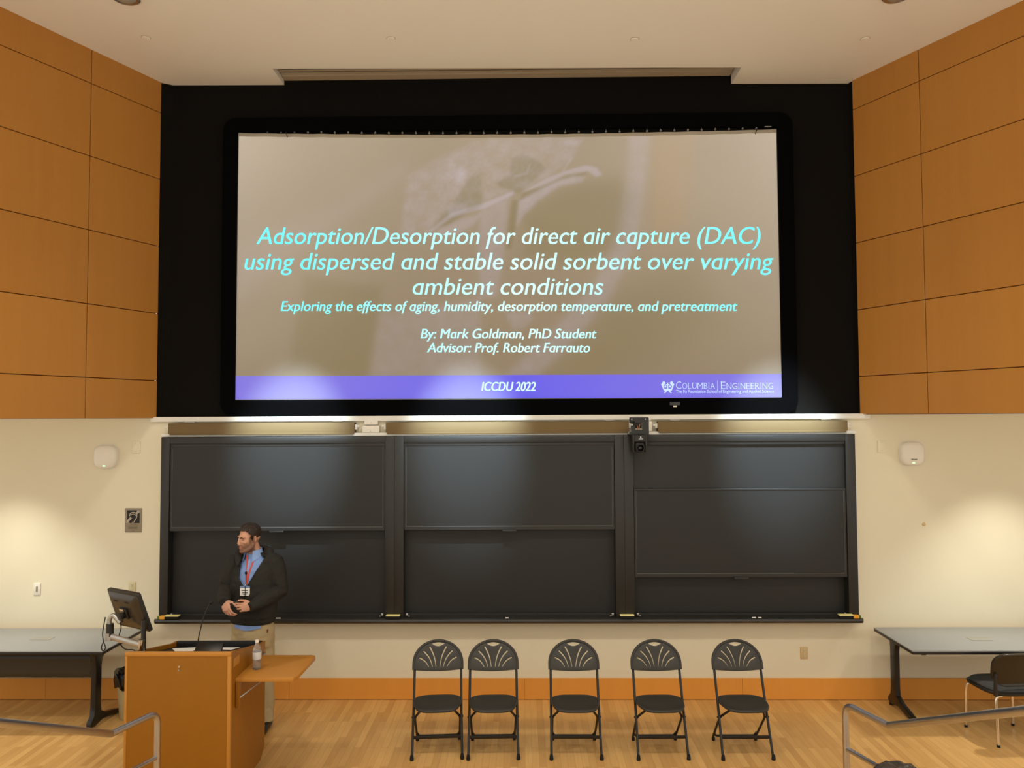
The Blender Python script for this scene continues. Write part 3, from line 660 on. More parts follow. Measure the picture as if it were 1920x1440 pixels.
t = thing('hearing_loop_sign', 'taupe hearing assistance sign with ear symbol left of the chalkboards', 'sign', (-3.867, 0, 1.744))
MB().box((0, -.004, 0), (.166, .008, .236), .002).build('plate', M['sign_grey'], t)
b = MB()
vs, fs = plate2d([(-.062, .098), (.032, .098), (.064, .066), (.064, -.028), (-.03, -.028), (-.062, .0)], [], .001); b.add(vs, fs, on_wall(0, -.0088, 0)); b.build('symbol_field', M['sign_black'], t, smooth=0)
b = MB()
def flatline(pts, w, mb, y):
    P = [Vector((x, z)) for x, z in pts]; L = []; Rr = []
    for i, p in enumerate(P):
        d = (P[min(i + 1, len(P) - 1)] - P[max(i - 1, 0)]).normalized(); n = Vector((-d.y, d.x)) * w / 2; L.append(p + n); Rr.append(p - n)
    vs, fs = plate2d([(p.x, p.y) for p in L + Rr[::-1]], [], .0008); mb.add(vs, fs, on_wall(0, y, 0))
flatline([(-.037, .042), (-.034, .06), (-.02, .074), (0, .079), (.02, .074), (.033, .06), (.037, .042), (.033, .024), (.02, .004), (.012, -.012), (.004, -.02), (-.012, -.02)], .009, b, -.0098)
flatline([(-.024, .042), (-.02, .056), (0, .063), (.018, .056), (.024, .042)], .006, b, -.0098)
vs, fs = plate2d([(-.062, -.0), (-.03, .032), (-.01, .022), (-.058, -.028), (-.062, -.028)], [], .0008); b.add(vs, fs, on_wall(0, -.0098, 0))
vs, fs = plate2d([(.024, .074), (.05, .1), (.066, .084), (.038, .056)], [], .0008); b.add(vs, fs, on_wall(0, -.0098, 0))
b.build('ear_symbol', M['sign_light'], t, smooth=0)
b = MB()
for z, x0, x1, hh in ((-.045, -.035, .045, .006), (-.058, -.048, .045, .007), (-.071, -.048, .045, .010), (-.083, -.048, .045, .006), (-.104, -.012, .014, .006)): b.cbox(x0, x1, -.0088, -.008, z - hh / 2, z + hh / 2)
b.build('small_print', mat('sign_print', (112, 100, 78), .6, var=.02), t, smooth=0)
# ================================================================ FOLDING CHAIRS
def fan_back():
    """dome-shaped plastic back with a hand slot and six curved fan slots, drawn in its own plane"""
    U = lambda x: (x - 942) / 1101.0; V = lambda y: (345 - y) / 1101.0
    out = []
    for k in range(33):
        a = pi * k / 32; out.append((.211 * cos(a), .045 + .192 * sin(a) ** 0.95 if sin(a) > 0 else .045))
    out += [(-.211, 0), (-.19, .002)] + [(x, -.004 - .010 * cos(pi * x / .36)) for x in [-.18 + .03 * i for i in range(13)]] + [(.19, .002), (.211, 0)]
    holes = []
    lens = [(U(875), V(119))] + [(U(875 + 137 * i / 10), V(119) + .012 * sin(pi * i / 10)) for i in range(1, 10)] + [(U(1012), V(119))] + [(U(1012 - 137 * i / 10), V(119) - .026 * sin(pi * i / 10)) for i in range(1, 10)]
    holes.append(lens)
    for (x0, y0, x1, y1, cv) in ((865, 148, 925, 328, .010), (808, 186, 893, 328, .014), (770, 244, 860, 328, .012)):
        for s in (1, -1):
            a = Vector((U(x0), V(y0))); e = Vector((U(x1), V(y1)))
            if s < 0: a.x = -a.x; e.x = -e.x
            d = (e - a).normalized(); n = Vector((-d.y, d.x)) * (1 if s > 0 else -1); L = []; R = []
            for i in range(9):
                q = i / 8; p = a.lerp(e, q) + n * cv * sin(pi * q); w = .0088 - .0036 * q; L.append(p + n * w); R.append(p - n * w)
            cap0 = a - d * .005; holes.append([tuple(p) for p in L + R[::-1]] + [tuple(cap0)])
    return plate2d(out, holes, .010, .003)
LEAN = math.atan2(.355, .86)
def back_T(s0):                                               # plane of the back: starts at slope length s0 up the leg line
    R = Matrix.Rotation(-LEAN, 4, 'X'); return Matrix.Translation((0, -.19, 0)) @ R @ Matrix.Translation((0, 0, s0))
def make_chair():
    t = thing('folding_chair', '', 'chair', (0, 0, 0), 0, 'black folding chairs in a row')
    s0 = .685
    vs, fs = fan_back(); w = []
    for v in vs: w.append((v.x, -v.z - .014, v.y))
    MB().add(w, fs, back_T(s0)).build('backrest', M['chair_plastic'], t, smooth=45)
    rm = [(.203 * cos(pi * k / 28), -.020, s0 + .042 + .186 * sin(pi * k / 28)) for k in range(29)]
    MB().tube([(.203, -.020, s0 + .004)] + rm + [(-.203, -.020, s0 + .004)], .0085, 10, back_T(0)).build('back_rim', M['chair_plastic'], t, smooth=60)
    for s in (-1, 1):
        rim = [Vector((s * (.19 + .02), .0, s0 - .005)), Vector((s * .212, .0, s0 + .06))]
        p = [(s * .201, 0, .012), (s * .196, 0, .35), (s * .194, 0, s0)]
        p += [(s * .194 * cos(a), 0.004, s0 + .045 + .168 * sin(a)) for a in [pi / 2 * i / 8 for i in range(0, 7)]]
        lg = MB().tube(p, .0105, 12, back_T(0)).build('front_leg', M['black_metal'], t, smooth=60)
        MB().lathe([(.001, 0), (.015, .001), (.0165, .012), (.0135, .035), (.012, .042), (.001, .042)], 14, Matrix.Translation((s * .2015, -.19, 0))).build('foot_cap', M['rubber'], lg)
        MB().cyl((s * .186, .006, s0 + .03), (s * .186, -.02, s0 + .03), .005, 8, back_T(0)).build('rivet', M['steel'], lg)
        rl = MB().tube(fillet([(s * .179, .19, .012), (s * .181, .185, .04), (s * .186, -.045, .285), (s * .128, -.16, .386), (s * .12, -.2, .392)], .05), .0095, 12).build('rear_leg', M['black_metal'], t, smooth=60)
        MB().lathe([(.001, 0), (.013, .001), (.0145, .01), (.012, .03), (.001, .03)], 14, Matrix.Translation((s * .179, .19, 0))).build('foot_cap', M['rubber'], rl)
        MB().cyl((s * .178, -.062, .292), (s * .212, -.062, .292), .008, 10).build('pivot', M['black_metal'], rl)
    MB().box((0, -.19 + .155 * math.tan(LEAN), .155), (.392, .012, .026), .005).build('front_brace', M['black_metal'], t)
    MB().tube(fillet([(-.178, .165, .075), (-.165, .178, .045), (.165, .178, .045), (.178, .165, .075)], .03), .009, 10).build('rear_brace', M['black_metal'], t, smooth=60)
    # seat: shallow dished slab with a rounded front
    def seat_ring(w, z, sc):
        o = []
        for k in range(48):
            a = 2 * pi * k / 48; c, s = cos(a), sin(a); e = 2 / 3.8
            x = .196 * sc * abs(c) ** e * (1 if c > 0 else -1); y = -.085 + .18 * sc * abs(s) ** e * (1 if s > 0 else -1)
            x *= 1.0 - .13 * max(0, -(y + .085) / .18)
            dish = -.010 * (1 - min(1, (x / .19) ** 2)) * (1 - min(1, ((y + .085) / .18) ** 2)); roll = -.022 * max(0, -(y + .085) / .18 - .55) ** 1.0
            o.append((x, y, z + dish * (1 if w else 0) + roll - .02 * (y + .085)))
        return o
    MB().ring_loft([seat_ring(0, .398, .93), seat_ring(0, .402, .985), seat_ring(0, .412, 1.0), seat_ring(1, .420, .985), seat_ring(1, .424, .94), seat_ring(1, .424, .7), seat_ring(1, .424, .35), seat_ring(1, .424, .02)]).build('seat', M['chair_plastic'], t, smooth=50)
    for s in (-1, 1): MB().box((s * .188, .0, .405), (.018, .05, .02), .004).build('seat_bracket', M['black_metal'], t)
    return t
chair0 = make_chair()
spots = [(-.7215, 4.6, 'black fan-back folding chair nearest the lectern, leftmost of five in the row'),
         (-.260, 2.0, 'black fan-back folding chair standing close beside the leftmost one, second in the row'),
         (.4135, .1, 'middle black fan-back folding chair of the row of five'),
         (1.104, 1.6, 'black fan-back folding chair, fourth in the row counted from the lectern'),
         (1.781, 1.0, 'black fan-back folding chair at the right-hand end of the row, nearest the bare table')]
for i, (x, rz, lb) in enumerate(spots):
    c = chair0 if i == 0 else copy_tree(chair0)
    c.location = (x, -1.140, 0); c.rotation_euler = (0, 0, radians(rz)); c['label'] = lb

# ================================================================ TABLES
def make_table(name, label, loc, rz, length, panel):
    """local: x along the table from end to end, -y the side the feet reach out to"""
    t = thing(name, label, 'table', loc, rz, 'grey-topped training tables'); D = .74; L = length; H = .712
    b = MB(); b.box((L / 2, 0, H - .005), (L, D, .010), .002); top = b.build('table_top', M['laminate'], t)
    b = MB(); b.box((L / 2, 0, H - .023), (L, D, .026), .008); b.build('edge_band', M['table_black'], top)
    b = MB(); vs, fs = plate2d(rrect(.19, .10, .006), [], .002); b.add(vs, fs, Matrix.Translation((.78, -.02, H + .0012))); g = b.build('cable_port', mat('cable_port_grey', (150, 148, 142), .4, var=.03), top)
    for xx in (.13, L - .13):
        # column near the back, cantilever arm under the top, long foot
        lg = MB()
        prof = [(.30, .035), (.335, .045), (.335, .07), (.285, .12), (.275, .2), (.270, .55), (.28, .64), (.33, .685), (-.30, .685), (-.30, .660), (.10, .645), (.175, .60), (.188, .54), (.19, .2), (.18, .13), (.1, .085), (-.12, .034), (-.145, .022), (-.165, .006), (-.15, 0), (-.12, .004), (.15, .050), (.28, .030)]
        vs, fs = plate2d(prof, [], .035, .006)
        lg.add(vs, fs, Matrix.Translation((xx, 0, 0)) @ Matrix(((0, 0, 1, 0), (1, 0, 0, 0), (0, 1, 0, 0), (0, 0, 0, 1))))
        lo = lg.build('leg', M['table_black'], t, smooth=45)
        MB().lathe([(.001, 0), (.02, .0), (.02, .03), (.001, .04)], 14, Matrix.Translation((xx, .318, 0))).build('glide', M['rubber'], lo)
        MB().lathe([(.001, 0), (.016, .0), (.016, .012), (.001, .014)], 14, Matrix.Translation((xx, -.145, 0))).build('glide', M['rubber'], lo)
    b = MB(); b.cbox(.15, L - .15, -.20, -.17, .66, .69, .004); b.cbox(.15, L - .15, .20, .23, .63, .685, .004); b.build('rail', M['table_black'], t)
    if panel:
        prof = [(.25, .67), (.262, .665), (.272, .60), (.252, .545), (.270, .50), (.252, .445), (.244, .445), (.262, .50), (.244, .545), (.264, .60), (.250, .655)]
        b = MB(); b.prism(prof, .16, L - .16, Matrix(((0, 0, 1, 0), (1, 0, 0, 0), (0, 1, 0, 0), (0, 0, 0, 1)))); b.build('modesty_panel', M['panel_dark'], t, smooth=60)
    return t
make_table('training_table', 'grey-topped black table with dark modesty panel, left of the lectern', (-3.70, -.46, 0), pi, 1.83, True)
make_table('training_table', 'grey-topped black table with open legs, behind the dark padded chair', (3.355, -.46, 0), 0, 1.83, False)

# ================================================================ PADDED CHAIR AT THE RIGHT TABLE
t = thing('stacking_chair', 'black padded chair with chrome legs pulled up to the right-hand table', 'chair', (4.115, -.845, 0), radians(4))
def rr_ring(w, d, z, e=3.5, cy=0, dish=0):
    o = []
    for k in range(40):
        a = 2 * pi * k / 40; c, s = cos(a), sin(a); p = 2 / e
        x = w * abs(c) ** p * (1 if c > 0 else -1); y = d * abs(s) ** p * (1 if s > 0 else -1) + cy; o.append((x, y, z + dish * ((x / w) ** 2)))
    return o
MB().ring_loft([rr_ring(.215, .205, .405), rr_ring(.24, .23, .412), rr_ring(.245, .235, .428), rr_ring(.235, .225, .436)]).build('seat_shell', M['black_plastic'], t, smooth=60)
MB().ring_loft([rr_ring(.222, .212, .434), rr_ring(.226, .216, .444), rr_ring(.215, .205, .456), rr_ring(.17, .16, .459), rr_ring(.02, .02, .455)]).build('seat_cushion', mat('charcoal_upholstery', (62, 62, 60), .85, var=.1, scale=120), t, smooth=60)
bk = MB(); vs, fs = plate2d(rrect(.47, .27, .10, 8), [], .016, .006); w = []
for v in vs: w.append((v.x, -v.z * 1.0 + .9 * v.x * v.x - .052, v.y))
TB = Matrix.Translation((0, -.20, .635)) @ Matrix.Rotation(radians(10), 4, 'X')
bk.add(w, fs, TB); bko = bk.build('backrest', mat('dark_shell_plastic', (44, 36, 22), .28, var=.05, scale=10), t, smooth=50)
for s in (-1, 1): MB().tube([(s * .222, -.215, .42), (s * .226, -.225, .50), (s * .222, -.222, .60)], [.016, .014, .012], 10).build('back_support', M['black_plastic'], t, smooth=60)
for s in (-1, 1):
    f = MB().tube(fillet([(s * .14, .17, .395), (s * .2, .175, .395), (s * .212, .19, .33), (s * .214, .195, .012)], .04), .0115, 12).build('front_leg', M['chrome'], t, smooth=60)
    MB().cyl((s * .214, .195, 0), (s * .214, .195, .02), .0135, 12).build('glide', M['rubber'], f)
    f = MB().tube(fillet([(s * .14, -.17, .395), (s * .19, -.175, .395), (s * .200, -.185, .33), (s * .216, -.225, .012)], .04), .0115, 12).build('rear_leg', M['chrome'], t, smooth=60)
    MB().cyl((s * .216, -.225, 0), (s * .216, -.225, .02), .0135, 12).build('glide', M['rubber'], f)

# ================================================================ LECTERN
LX, LY, LW, LD = -2.445, -2.15, .752, .79                      # front left corner region; front faces the audience
t = thing('lectern', 'wooden lectern with black sunken top, flap shelf and monitor arm', 'lectern', (LX, LY, 0), 0)
hw = LW / 2
def topz(y): return 1.10 if y < .04 else 1.10 - (y - .04) / (LD - .04) * .15
b = MB(); b.cbox(-hw + .002, hw - .02, .0, .022, .05, 1.075); b.build('front_panel', M['lectern'], t, smooth=0)
b = MB(); b.cbox(-hw, hw, -.004, .030, 1.072, 1.10, .004); b.cbox(-hw, -hw + .018, -.004, .02, .05, 1.072, .003); b.cbox(hw - .024, hw, -.004, .024, .05, 1.072, .003); b.build('edge_band', M['lectern_edge'], t)
YZ = Matrix(((0, 0, 1, 0), (1, 0, 0, 0), (0, 1, 0, 0), (0, 0, 0, 1)))
def side_panel(x, m):
    prof = [(.024, .05), (.70, .05), (LD, .13), (LD, .95), (.70, .955), (.03, 1.09), (.024, 1.09)]
    vs, fs = plate2d(prof, [], .018, .002); return MB().add(vs, fs, Matrix.Translation((x, 0, 0)) @ YZ).build('side_panel', m, t, smooth=0)
side_panel(-hw + .012, M['lectern']); sp = side_panel(hw - .012 - .02, M['lectern'])
b = MB(); b.add([(-hw + .022, .03, 1.055), (hw - .044, .03, 1.055), (hw - .044, LD - .02, .915), (-hw + .022, LD - .02, .915), (-hw + .022, .03, 1.035), (hw - .044, .03, 1.035), (hw - .044, LD - .02, .895), (-hw + .022, LD - .02, .895)],
                [(0, 1, 2, 3), (7, 6, 5, 4), (0, 4, 5, 1), (1, 5, 6, 2), (2, 6, 7, 3), (3, 7, 4, 0)]); b.build('desk_top', M['desk_black'], t, smooth=0)
b = MB(); b.cbox(-hw + .022, hw - .044, LD - .03, LD - .005, .89, .958, .003); b.build('rear_lip', M['desk_black'], t)
b = MB(); b.cbox(-hw + .025, hw - .045, .03, LD - .05, .05, .07); b.cbox(-hw + .025, hw - .045, .03, LD - .1, .45, .468); b.build('shelf', M['lectern'], t, smooth=0)
b = MB()
for sx in (-1, 1):
    for yy in (.10, .62): b.box((sx * .30 - .01, yy, .03), (.04, .05, .02), .004); b.cyl((sx * .30 - .025, yy, .025), (sx * .30 + .005, yy, .025), .025, 16)
b.build('casters', M['rubber'], t)
b = MB().lathe([(.001, .008), (.007, .007), (.010, .003), (.010, 0)], 14, on_wall(.01, -.001, 1.00)); lk = b.build('lock', M['chrome'], t); MB().lathe([(.001, .004), (.006, .003), (.007, 0)], 12, on_wall(.006, -.001, .975)).build('keyhole', M['silver'], lk)
# flap shelf on the side facing the chairs
b = MB(); vs, fs = plate2d([(0, 0), (.37, 0), (.41, .012), (.43, .05), (.44, .49), (.43, .52), (.40, .535), (0, .535)], [], .022, .003)
b.add(vs, fs, Matrix.Translation((hw - .018, .15, .858))); fl = b.build('side_shelf', M['lectern_edge'], t, smooth=30)
MB().cbox(hw - .018, hw + .006, .14, .19, .66, .845, .003).build('wood_block', M['lectern'], t)
MB().tube([(hw - .004, .16, .72), (hw + .17, .40, .838)], .006, 8).build('stay_arm', M['silver'], t)
MB().cbox(hw + .05, hw + .25, .38, .44, .832, .846, .003).build('shelf_bracket', M['black_metal'], t)
b = MB(); b.cbox(hw - .02, hw - .006, LD - .15, LD - .02, .83, .87, .003); b.build('hinge', M['silver'], t)
MB().cbox(hw - .021, hw - .019, .10, .22, .96, 1.02).build('label_plate', M['lectern_edge'], t)

# monitor on its arm (arm and monitor are one clamped unit)
t = thing('monitor', 'black monitor seen from behind on a silver arm clamped to the lectern', 'monitor', (-2.765, -2.03, 1.055))
r = Vector((.866, -.5, 0)); ct, st = cos(radians(20)), sin(radians(20)); nh = Vector((.5, .866, 0)); up = Vector((-st * nh.x, -st * nh.y, ct)); n = r.cross(up)
TM = Matrix(((r.x, up.x, n.x, -.155), (r.y, up.y, n.y, .13), (r.z, up.z, n.z, .285), (0, 0, 0, 1)))   # local x right, y up, z towards the camera side (back)
b = MB(); vs, fs = plate2d(rrect(.372, .305, .012), [], .018, .004); b.add(vs, fs, TM); b.build('bezel', M['black_plastic'], t)
b = MB(); rings = []
for w, h, z in ((.36, .293, .008), (.35, .28, .02), (.30, .22, .034), (.20, .15, .040)): rings.append([(x, y, z) for x, y in rrect(w, h, .03)])
b.ring_loft(rings, T=TM); b.build('back_shell', M['monitor'], t, smooth=25)
b = MB(); vs, fs = plate2d(rrect(.34, .272, .003), [], .002); b.add(vs, fs, TM @ Matrix.Translation((0, 0, -.0145))); b.build('screen', M['screen_off'], t)
b = MB(); b.box((-.075, .085, .0365), (.05, .012, .008), .003, TM); b.box((.06, .085, .0365), (.05, .012, .008), .003, TM); b.build('vent_slots', M['rubber'], t)
b = MB(); b.box((0, -.005, .047), (.085, .085, .016), .004, TM); b.box((0, -.01, .07), (.04, .05, .04), .008, TM); mt = b.build('mount_plate', M['black_metal'], t)
MB().box((-.005, .022, .058), (.045, .028, .008), .003, TM).box((-.03, -.055, .075), (.03, .03, .025), .006, TM).build('mount_bolt', M['chrome'], mt)
b = MB(); pm = TM @ Vector((-.015, -.06, .09)); b.tube(fillet([(-.28, .09, .125), (-.287, .09, .22), (-.262, .09, .26), pm], .03), [.017] * 7 + [.015] * 9 + [.013] * 0 if False else .016, 12); b.build('upper_arm', M['silver'], t, smooth=60)
MB().cyl((-.28, .09, .10), (-.28, .09, .19), .026, 16).build('arm_joint', M['black_plastic'], t)
b = MB(); b.tube([(-.285, .09, .10), (0, 0, .06)], [.022, .022], 12, flat=(.7, 1.1)); b.cyl((-.283, .09, .07), (-.283, .09, .125), .027, 18); b.build('lower_arm', M['silver'], t, smooth=50)
MB().cyl((0, 0, -.005), (0, 0, .10), .020, 18).lathe([(.001, -.03), (.035, -.03), (.036, -.02), (.024, -.005), (.022, .01), (.001, .01)], 18).build('base_clamp', M['chrome'], t, smooth=50)
MB().cyl((.004, .02, .02), (.004, .02, .235), .017, 14).build('post', M['black_metal'], t, smooth=50)
MB().tube([Vector(p) for p in fillet([(-.31, .08, .24), (-.325, .07, .12), (-.31, .06, .07), (-.29, .06, .02), (-.315, .06, -.005), (-.33, .065, .03), (-.31, .07, .07)], .03)], .004, 6).tube(fillet([pm, (-.20, .10, .16), (-.22, .10, .09), (-.21, .10, .06)], .04), .004, 6).tube(fillet([(-.2, .08, .045), (-.15, .06, .01), (-.07, .03, .02), (-.02, .0, .0)], .03), .004, 6).build('cable', M['rubber'], t, smooth=60)

def on_desk(x, y): return 1.055 - (y - LY - .03) / (LD - .05) * .14
sl = math.atan2(-.14, LD - .05)
# gooseneck microphone
x, y = -2.455, -1.80; t = thing('gooseneck_microphone', 'thin black gooseneck microphone rising from the lectern top', 'microphone', (x, y, on_desk(x, y)))
MB().lathe([(.001, 0), (.03, 0), (.03, .012), (.012, .02), (.008, .028), (.001, .028)], 20).build('base', M['black_plastic'], t)
gp = [Vector((0, 0, .02)), Vector((.005, .0, .10)), Vector((.02, .01, .18)), Vector((.032, .02, .25)), Vector((.066, .03, .33)), Vector((.076, .033, .348))]
MB().tube(fillet(gp, .03), .0045, 8).build('gooseneck', M['black_metal'], t, smooth=60)
MB().ell((.084, .035, .360), (.013, .013, .019), Matrix.Rotation(radians(40), 3, 'Y'), 16, 10).build('capsule', M['rubber'], t)
def lying(x, y, dz=0.0, rz=0.0): return Matrix.Translation((x, y, on_desk(x, y) + dz)) @ Matrix.Rotation(sl, 4, 'X') @ Matrix.Rotation(rz, 4, 'Z')
def lay(name, mb, m, x, y, dz, label, cat, rz=0.0, group=None):
    o = mb.build(name, m); o.matrix_world = lying(x, y, dz, rz); return tag(o, label, cat, group)
# control panel and its stand plate
t = thing('control_tablet', 'small black touch panel leaning on the lectern top', 'tablet', (0, 0, 0)); t.matrix_world = lying(-2.34, -1.86, 0)
MB().box((0, .02, .006), (.22, .16, .012), .004).build('base', M['black_plastic'], t)
MB().box((0, 0, .04), (.20, .02, .10), .004, Matrix.Translation((0, -.04, 0)) @ Matrix.Rotation(radians(-35), 4, 'X')).build('panel', M['screen_off'], t)
lay('paper_sheet', MB().box((0, 0, .0012), (.21, .28, .0012)), M['paper'], -2.60, -1.62, 0, 'white sheet of paper lying on the lectern behind the microphone', 'paper', .5)
lay('paper_sheet', MB().box((0, 0, .0012), (.21, .15, .0012)), M['paper'], -2.36, -1.55, .0006, 'second white sheet, beside the microphone on the lectern top', 'paper', -.1)
t = thing('whiteboard_marker', 'small red and pale capped marker lying on the lectern top', 'marker', (0, 0, 0)); t.matrix_world = lying(-2.70, -1.95, .008, .1)
MB().cyl((-.04, 0, 0), (.015, 0, 0), .008, 12).build('barrel', M['red'], t); MB().cyl((.015, 0, 0), (.05, 0, 0), .0085, 12).build('cap', M['pink'], t)
t = thing('connector_plate', 'black cable connector plate on the lectern top beside the tablet', 'plate', (0, 0, 0)); t.matrix_world = lying(-2.16, -1.84, 0)
MB().box((0, 0, .003), (.07, .12, .006), .002).build('plate', M['rubber'], t)
for yy in (-.03, 0, .03): MB().box((.0, yy, .008), (.02, .012, .006), .001).build('socket', M['steel'], t)
# water bottle on the flap
t = thing('water_bottle', 'clear plastic water bottle standing on the lectern flap shelf', 'bottle', (-2.005, -1.80, .8725))
MB().lathe([(.001, .004), (.026, 0), (.031, .006), (.032, .03), (.030, .04), (.032, .05), (.032, .13), (.030, .145), (.022, .168), (.0125, .185), (.0125, .2)], 28).build('body', M['bottle'], t, smooth=60)
MB().lathe([(.001, .0045), (.029, .005), (.0295, .03), (.0278, .04), (.0295, .05), (.0295, .118), (.001, .118)], 24).build('water', M['water'], t, smooth=60)
MB().lathe([(.0326, .075), (.0328, .076), (.0328, .128), (.0326, .129)], 28, cap=False).build('label_wrap', M['label'], t, smooth=60)
MB().lathe([(.001, .214), (.0135, .214), (.0142, .21), (.0142, .197), (.001, .197)], 20).build('cap', M['white_plastic'], t)
o = MB().box((0, 0, .001), (.085, .12, .002)).build('index_card', M['paper']); o.location = (-1.905, -1.56, .8695); o.rotation_euler = (0, 0, -.1); tag(o, 'small white card lying on the flap shelf behind the bottle', 'paper')

# ================================================================ BIN
t = thing('waste_bin', 'beige waste bin with black liner between left table and lectern', 'bin', (-3.615, -.44, 0))
MB().lathe([(.001, .0), (.112, .0), (.118, .01), (.150, .40), (.158, .405), (.158, .415), (.148, .415), (.11, .02), (.001, .02)], 32).build('body', M['bin'], t, smooth=50)
b = MB(); rings = []
for r_, z in ((.150, .29), (.162, .30), (.166, .36), (.168, .42), (.160, .438), (.140, .43), (.12, .36), (.11, .1), (.10, .03)):
    rings.append([((r_ + .006 * sin(7 * a + z * 40) + .004 * sin(13 * a - z * 60)) * cos(a), (r_ + .006 * sin(7 * a + z * 40)) * sin(a), z + (.014 * sin(5 * a) + .008 * sin(11 * a) if z < .37 and r_ > .13 else .008 * sin(4 * a))) for a in [2 * pi * k / 56 for k in range(56)]])
b.ring_loft(rings, cap=False); b.build('liner', M['bag'], t, smooth=60)

# ================================================================ HANDRAILS
def handrail(label, p1, p2, post, slope, low):
    t = thing('handrail', label, 'handrail', (post[0], post[1], 0), 0, 'steel aisle handrails'); O = Vector((post[0], post[1], 0))
    P1, P2 = Vector(p1), Vector(p2); d = (P1 - P2).normalized(); up0 = P1 + Vector(slope) * 2.6
    PT = Vector((post[0], post[1], P2.z))
    b = MB(); b.tube([up0 - O, P1 - O], .0215, 16); b.tube([P1 - O + Vector((0, -.004, 0))] + [q - O for q in fillet([P1, PT, Vector((post[0], post[1], 0.01))], .075, 8)][1:], .0205, 16); b.ell(P1 - O, (.0215, .0215, .0215), None, 16, 10); b.build('top_rail', M['steel'], t, smooth=60)
    L1 = Vector((post[0], post[1], low)); dd = Vector((P1.x - PT.x, P1.y - PT.y, 0)); b = MB(); b.tube([L1 - O, L1 + dd - O, L1 + dd + Vector(slope) * 2.6 - O], .016, 14); b.build('lower_rail', M['steel'], t, smooth=60)
    q = P1 + Vector(slope) * 1.9; b = MB(); b.cyl(Vector((q.x, q.y, .17)) - O, q - O, .019, 14); b.build('rear_post', M['steel'], t, smooth=60)
    for px, py, pz in ((post[0], post[1], 0), (q.x, q.y, .17)): MB().lathe([(.001, .012), (.045, .010), (.05, .004), (.05, 0)], 20, Matrix.Translation(Vector((px, py, pz)) - O)).build('base_flange', M['steel'], t)
handrail('brushed steel handrail in front of the lectern, its end bent down to a post', (-2.555, -2.82, .806), (-2.48, -2.6, .806), (-2.432, -2.47, 0), (-.012, -1.0, .458), .515)
handrail('brushed steel handrail in front of the right-hand table', (2.218, -2.82, .861), (2.15, -2.6, .861), (2.098, -2.47, 0), (-.012, -1.0, .442), .575)
# ================================================================ PEOPLE
def skin_mat(name, rgb, beard):
    m = mat(name, rgb, rough=0.5, spec=0.35); nt = m.node_tree; bs = nt.nodes['Principled BSDF']; bs.inputs['Subsurface Weight'].default_value = 0.0
    at = nt.nodes.new('ShaderNodeAttribute'); at.attribute_name = 'tone'; sp = nt.nodes.new('ShaderNodeSeparateColor'); nt.links.new(at.outputs['Color'], sp.inputs[0])
    ns = nt.nodes.new('ShaderNodeTexNoise'); ns.inputs['Scale'].default_value = 14; tc = nt.nodes.new('ShaderNodeTexCoord'); nt.links.new(tc.outputs['Object'], ns.inputs['Vector'])
    c = lin(rgb); m0 = nt.nodes.new('ShaderNodeMix'); m0.data_type = 'RGBA'; m0.inputs['A'].default_value = (c[0] * .93, c[1] * .9, c[2] * .88, 1); m0.inputs['B'].default_value = (c[0] * 1.05, c[1] * 1.05, c[2] * 1.05, 1)
    nt.links.new(ns.outputs['Fac'], m0.inputs['Factor'])
    m1 = nt.nodes.new('ShaderNodeMix'); m1.data_type = 'RGBA'; m1.inputs['B'].default_value = (*lin(beard), 1); nt.links.new(m0.outputs['Result'], m1.inputs['A']); nt.links.new(sp.outputs[0], m1.inputs['Factor'])
    m2 = nt.nodes.new('ShaderNodeMix'); m2.data_type = 'RGBA'; m2.inputs['B'].default_value = (*lin((178, 92, 78)), 1); nt.links.new(m1.outputs['Result'], m2.inputs['A']); nt.links.new(sp.outputs[1], m2.inputs['Factor'])
    nt.links.new(m2.outputs['Result'], bs.inputs['Base Color']); return m
M['skin'] = skin_mat('skin', (202, 152, 126), (74, 50, 34))
M['hair'] = mat('dark_brown_hair', (44, 30, 20), rough=0.6, var=.35, scale=60, stretch=(3, 3, .6), bump=.5)
M['brow'] = mat('eyebrow_hair', (58, 38, 26), rough=0.7, var=.2, scale=200)
M['eye'] = mat('eyeball', (214, 206, 196), rough=0.25); M['iris'] = mat('iris', (52, 36, 24), rough=0.2)
M['jacket'] = mat('charcoal_fleece', (47, 45, 41), rough=0.9, var=.18, scale=40, bump=.15, spec=.2)
M['zip'] = mat('black_zip', (20, 19, 18), rough=0.5, var=.1, scale=100)
M['shirt'] = mat('light_blue_shirt', (128, 156, 208), rough=0.8, var=.05, scale=70, spec=.2)
M['collar'] = mat('light_blue_collar', (138, 166, 218), rough=0.8, var=.04, scale=70, spec=.2)
M['khaki'] = mat('khaki_trousers', (176, 158, 122), rough=0.85, var=.06, scale=30, spec=.2)
M['lanyard'] = mat('red_lanyard', (214, 72, 56), rough=0.7, var=.05, scale=60)
M['badge_blue'] = mat('badge_header', (120, 140, 180), rough=0.5, var=.05, scale=60)
M['shoe'] = mat('dark_shoe', (44, 36, 30), rough=0.5, var=.1, scale=30)
M['nail'] = mat('finger_nail', (228, 186, 164), rough=0.35)

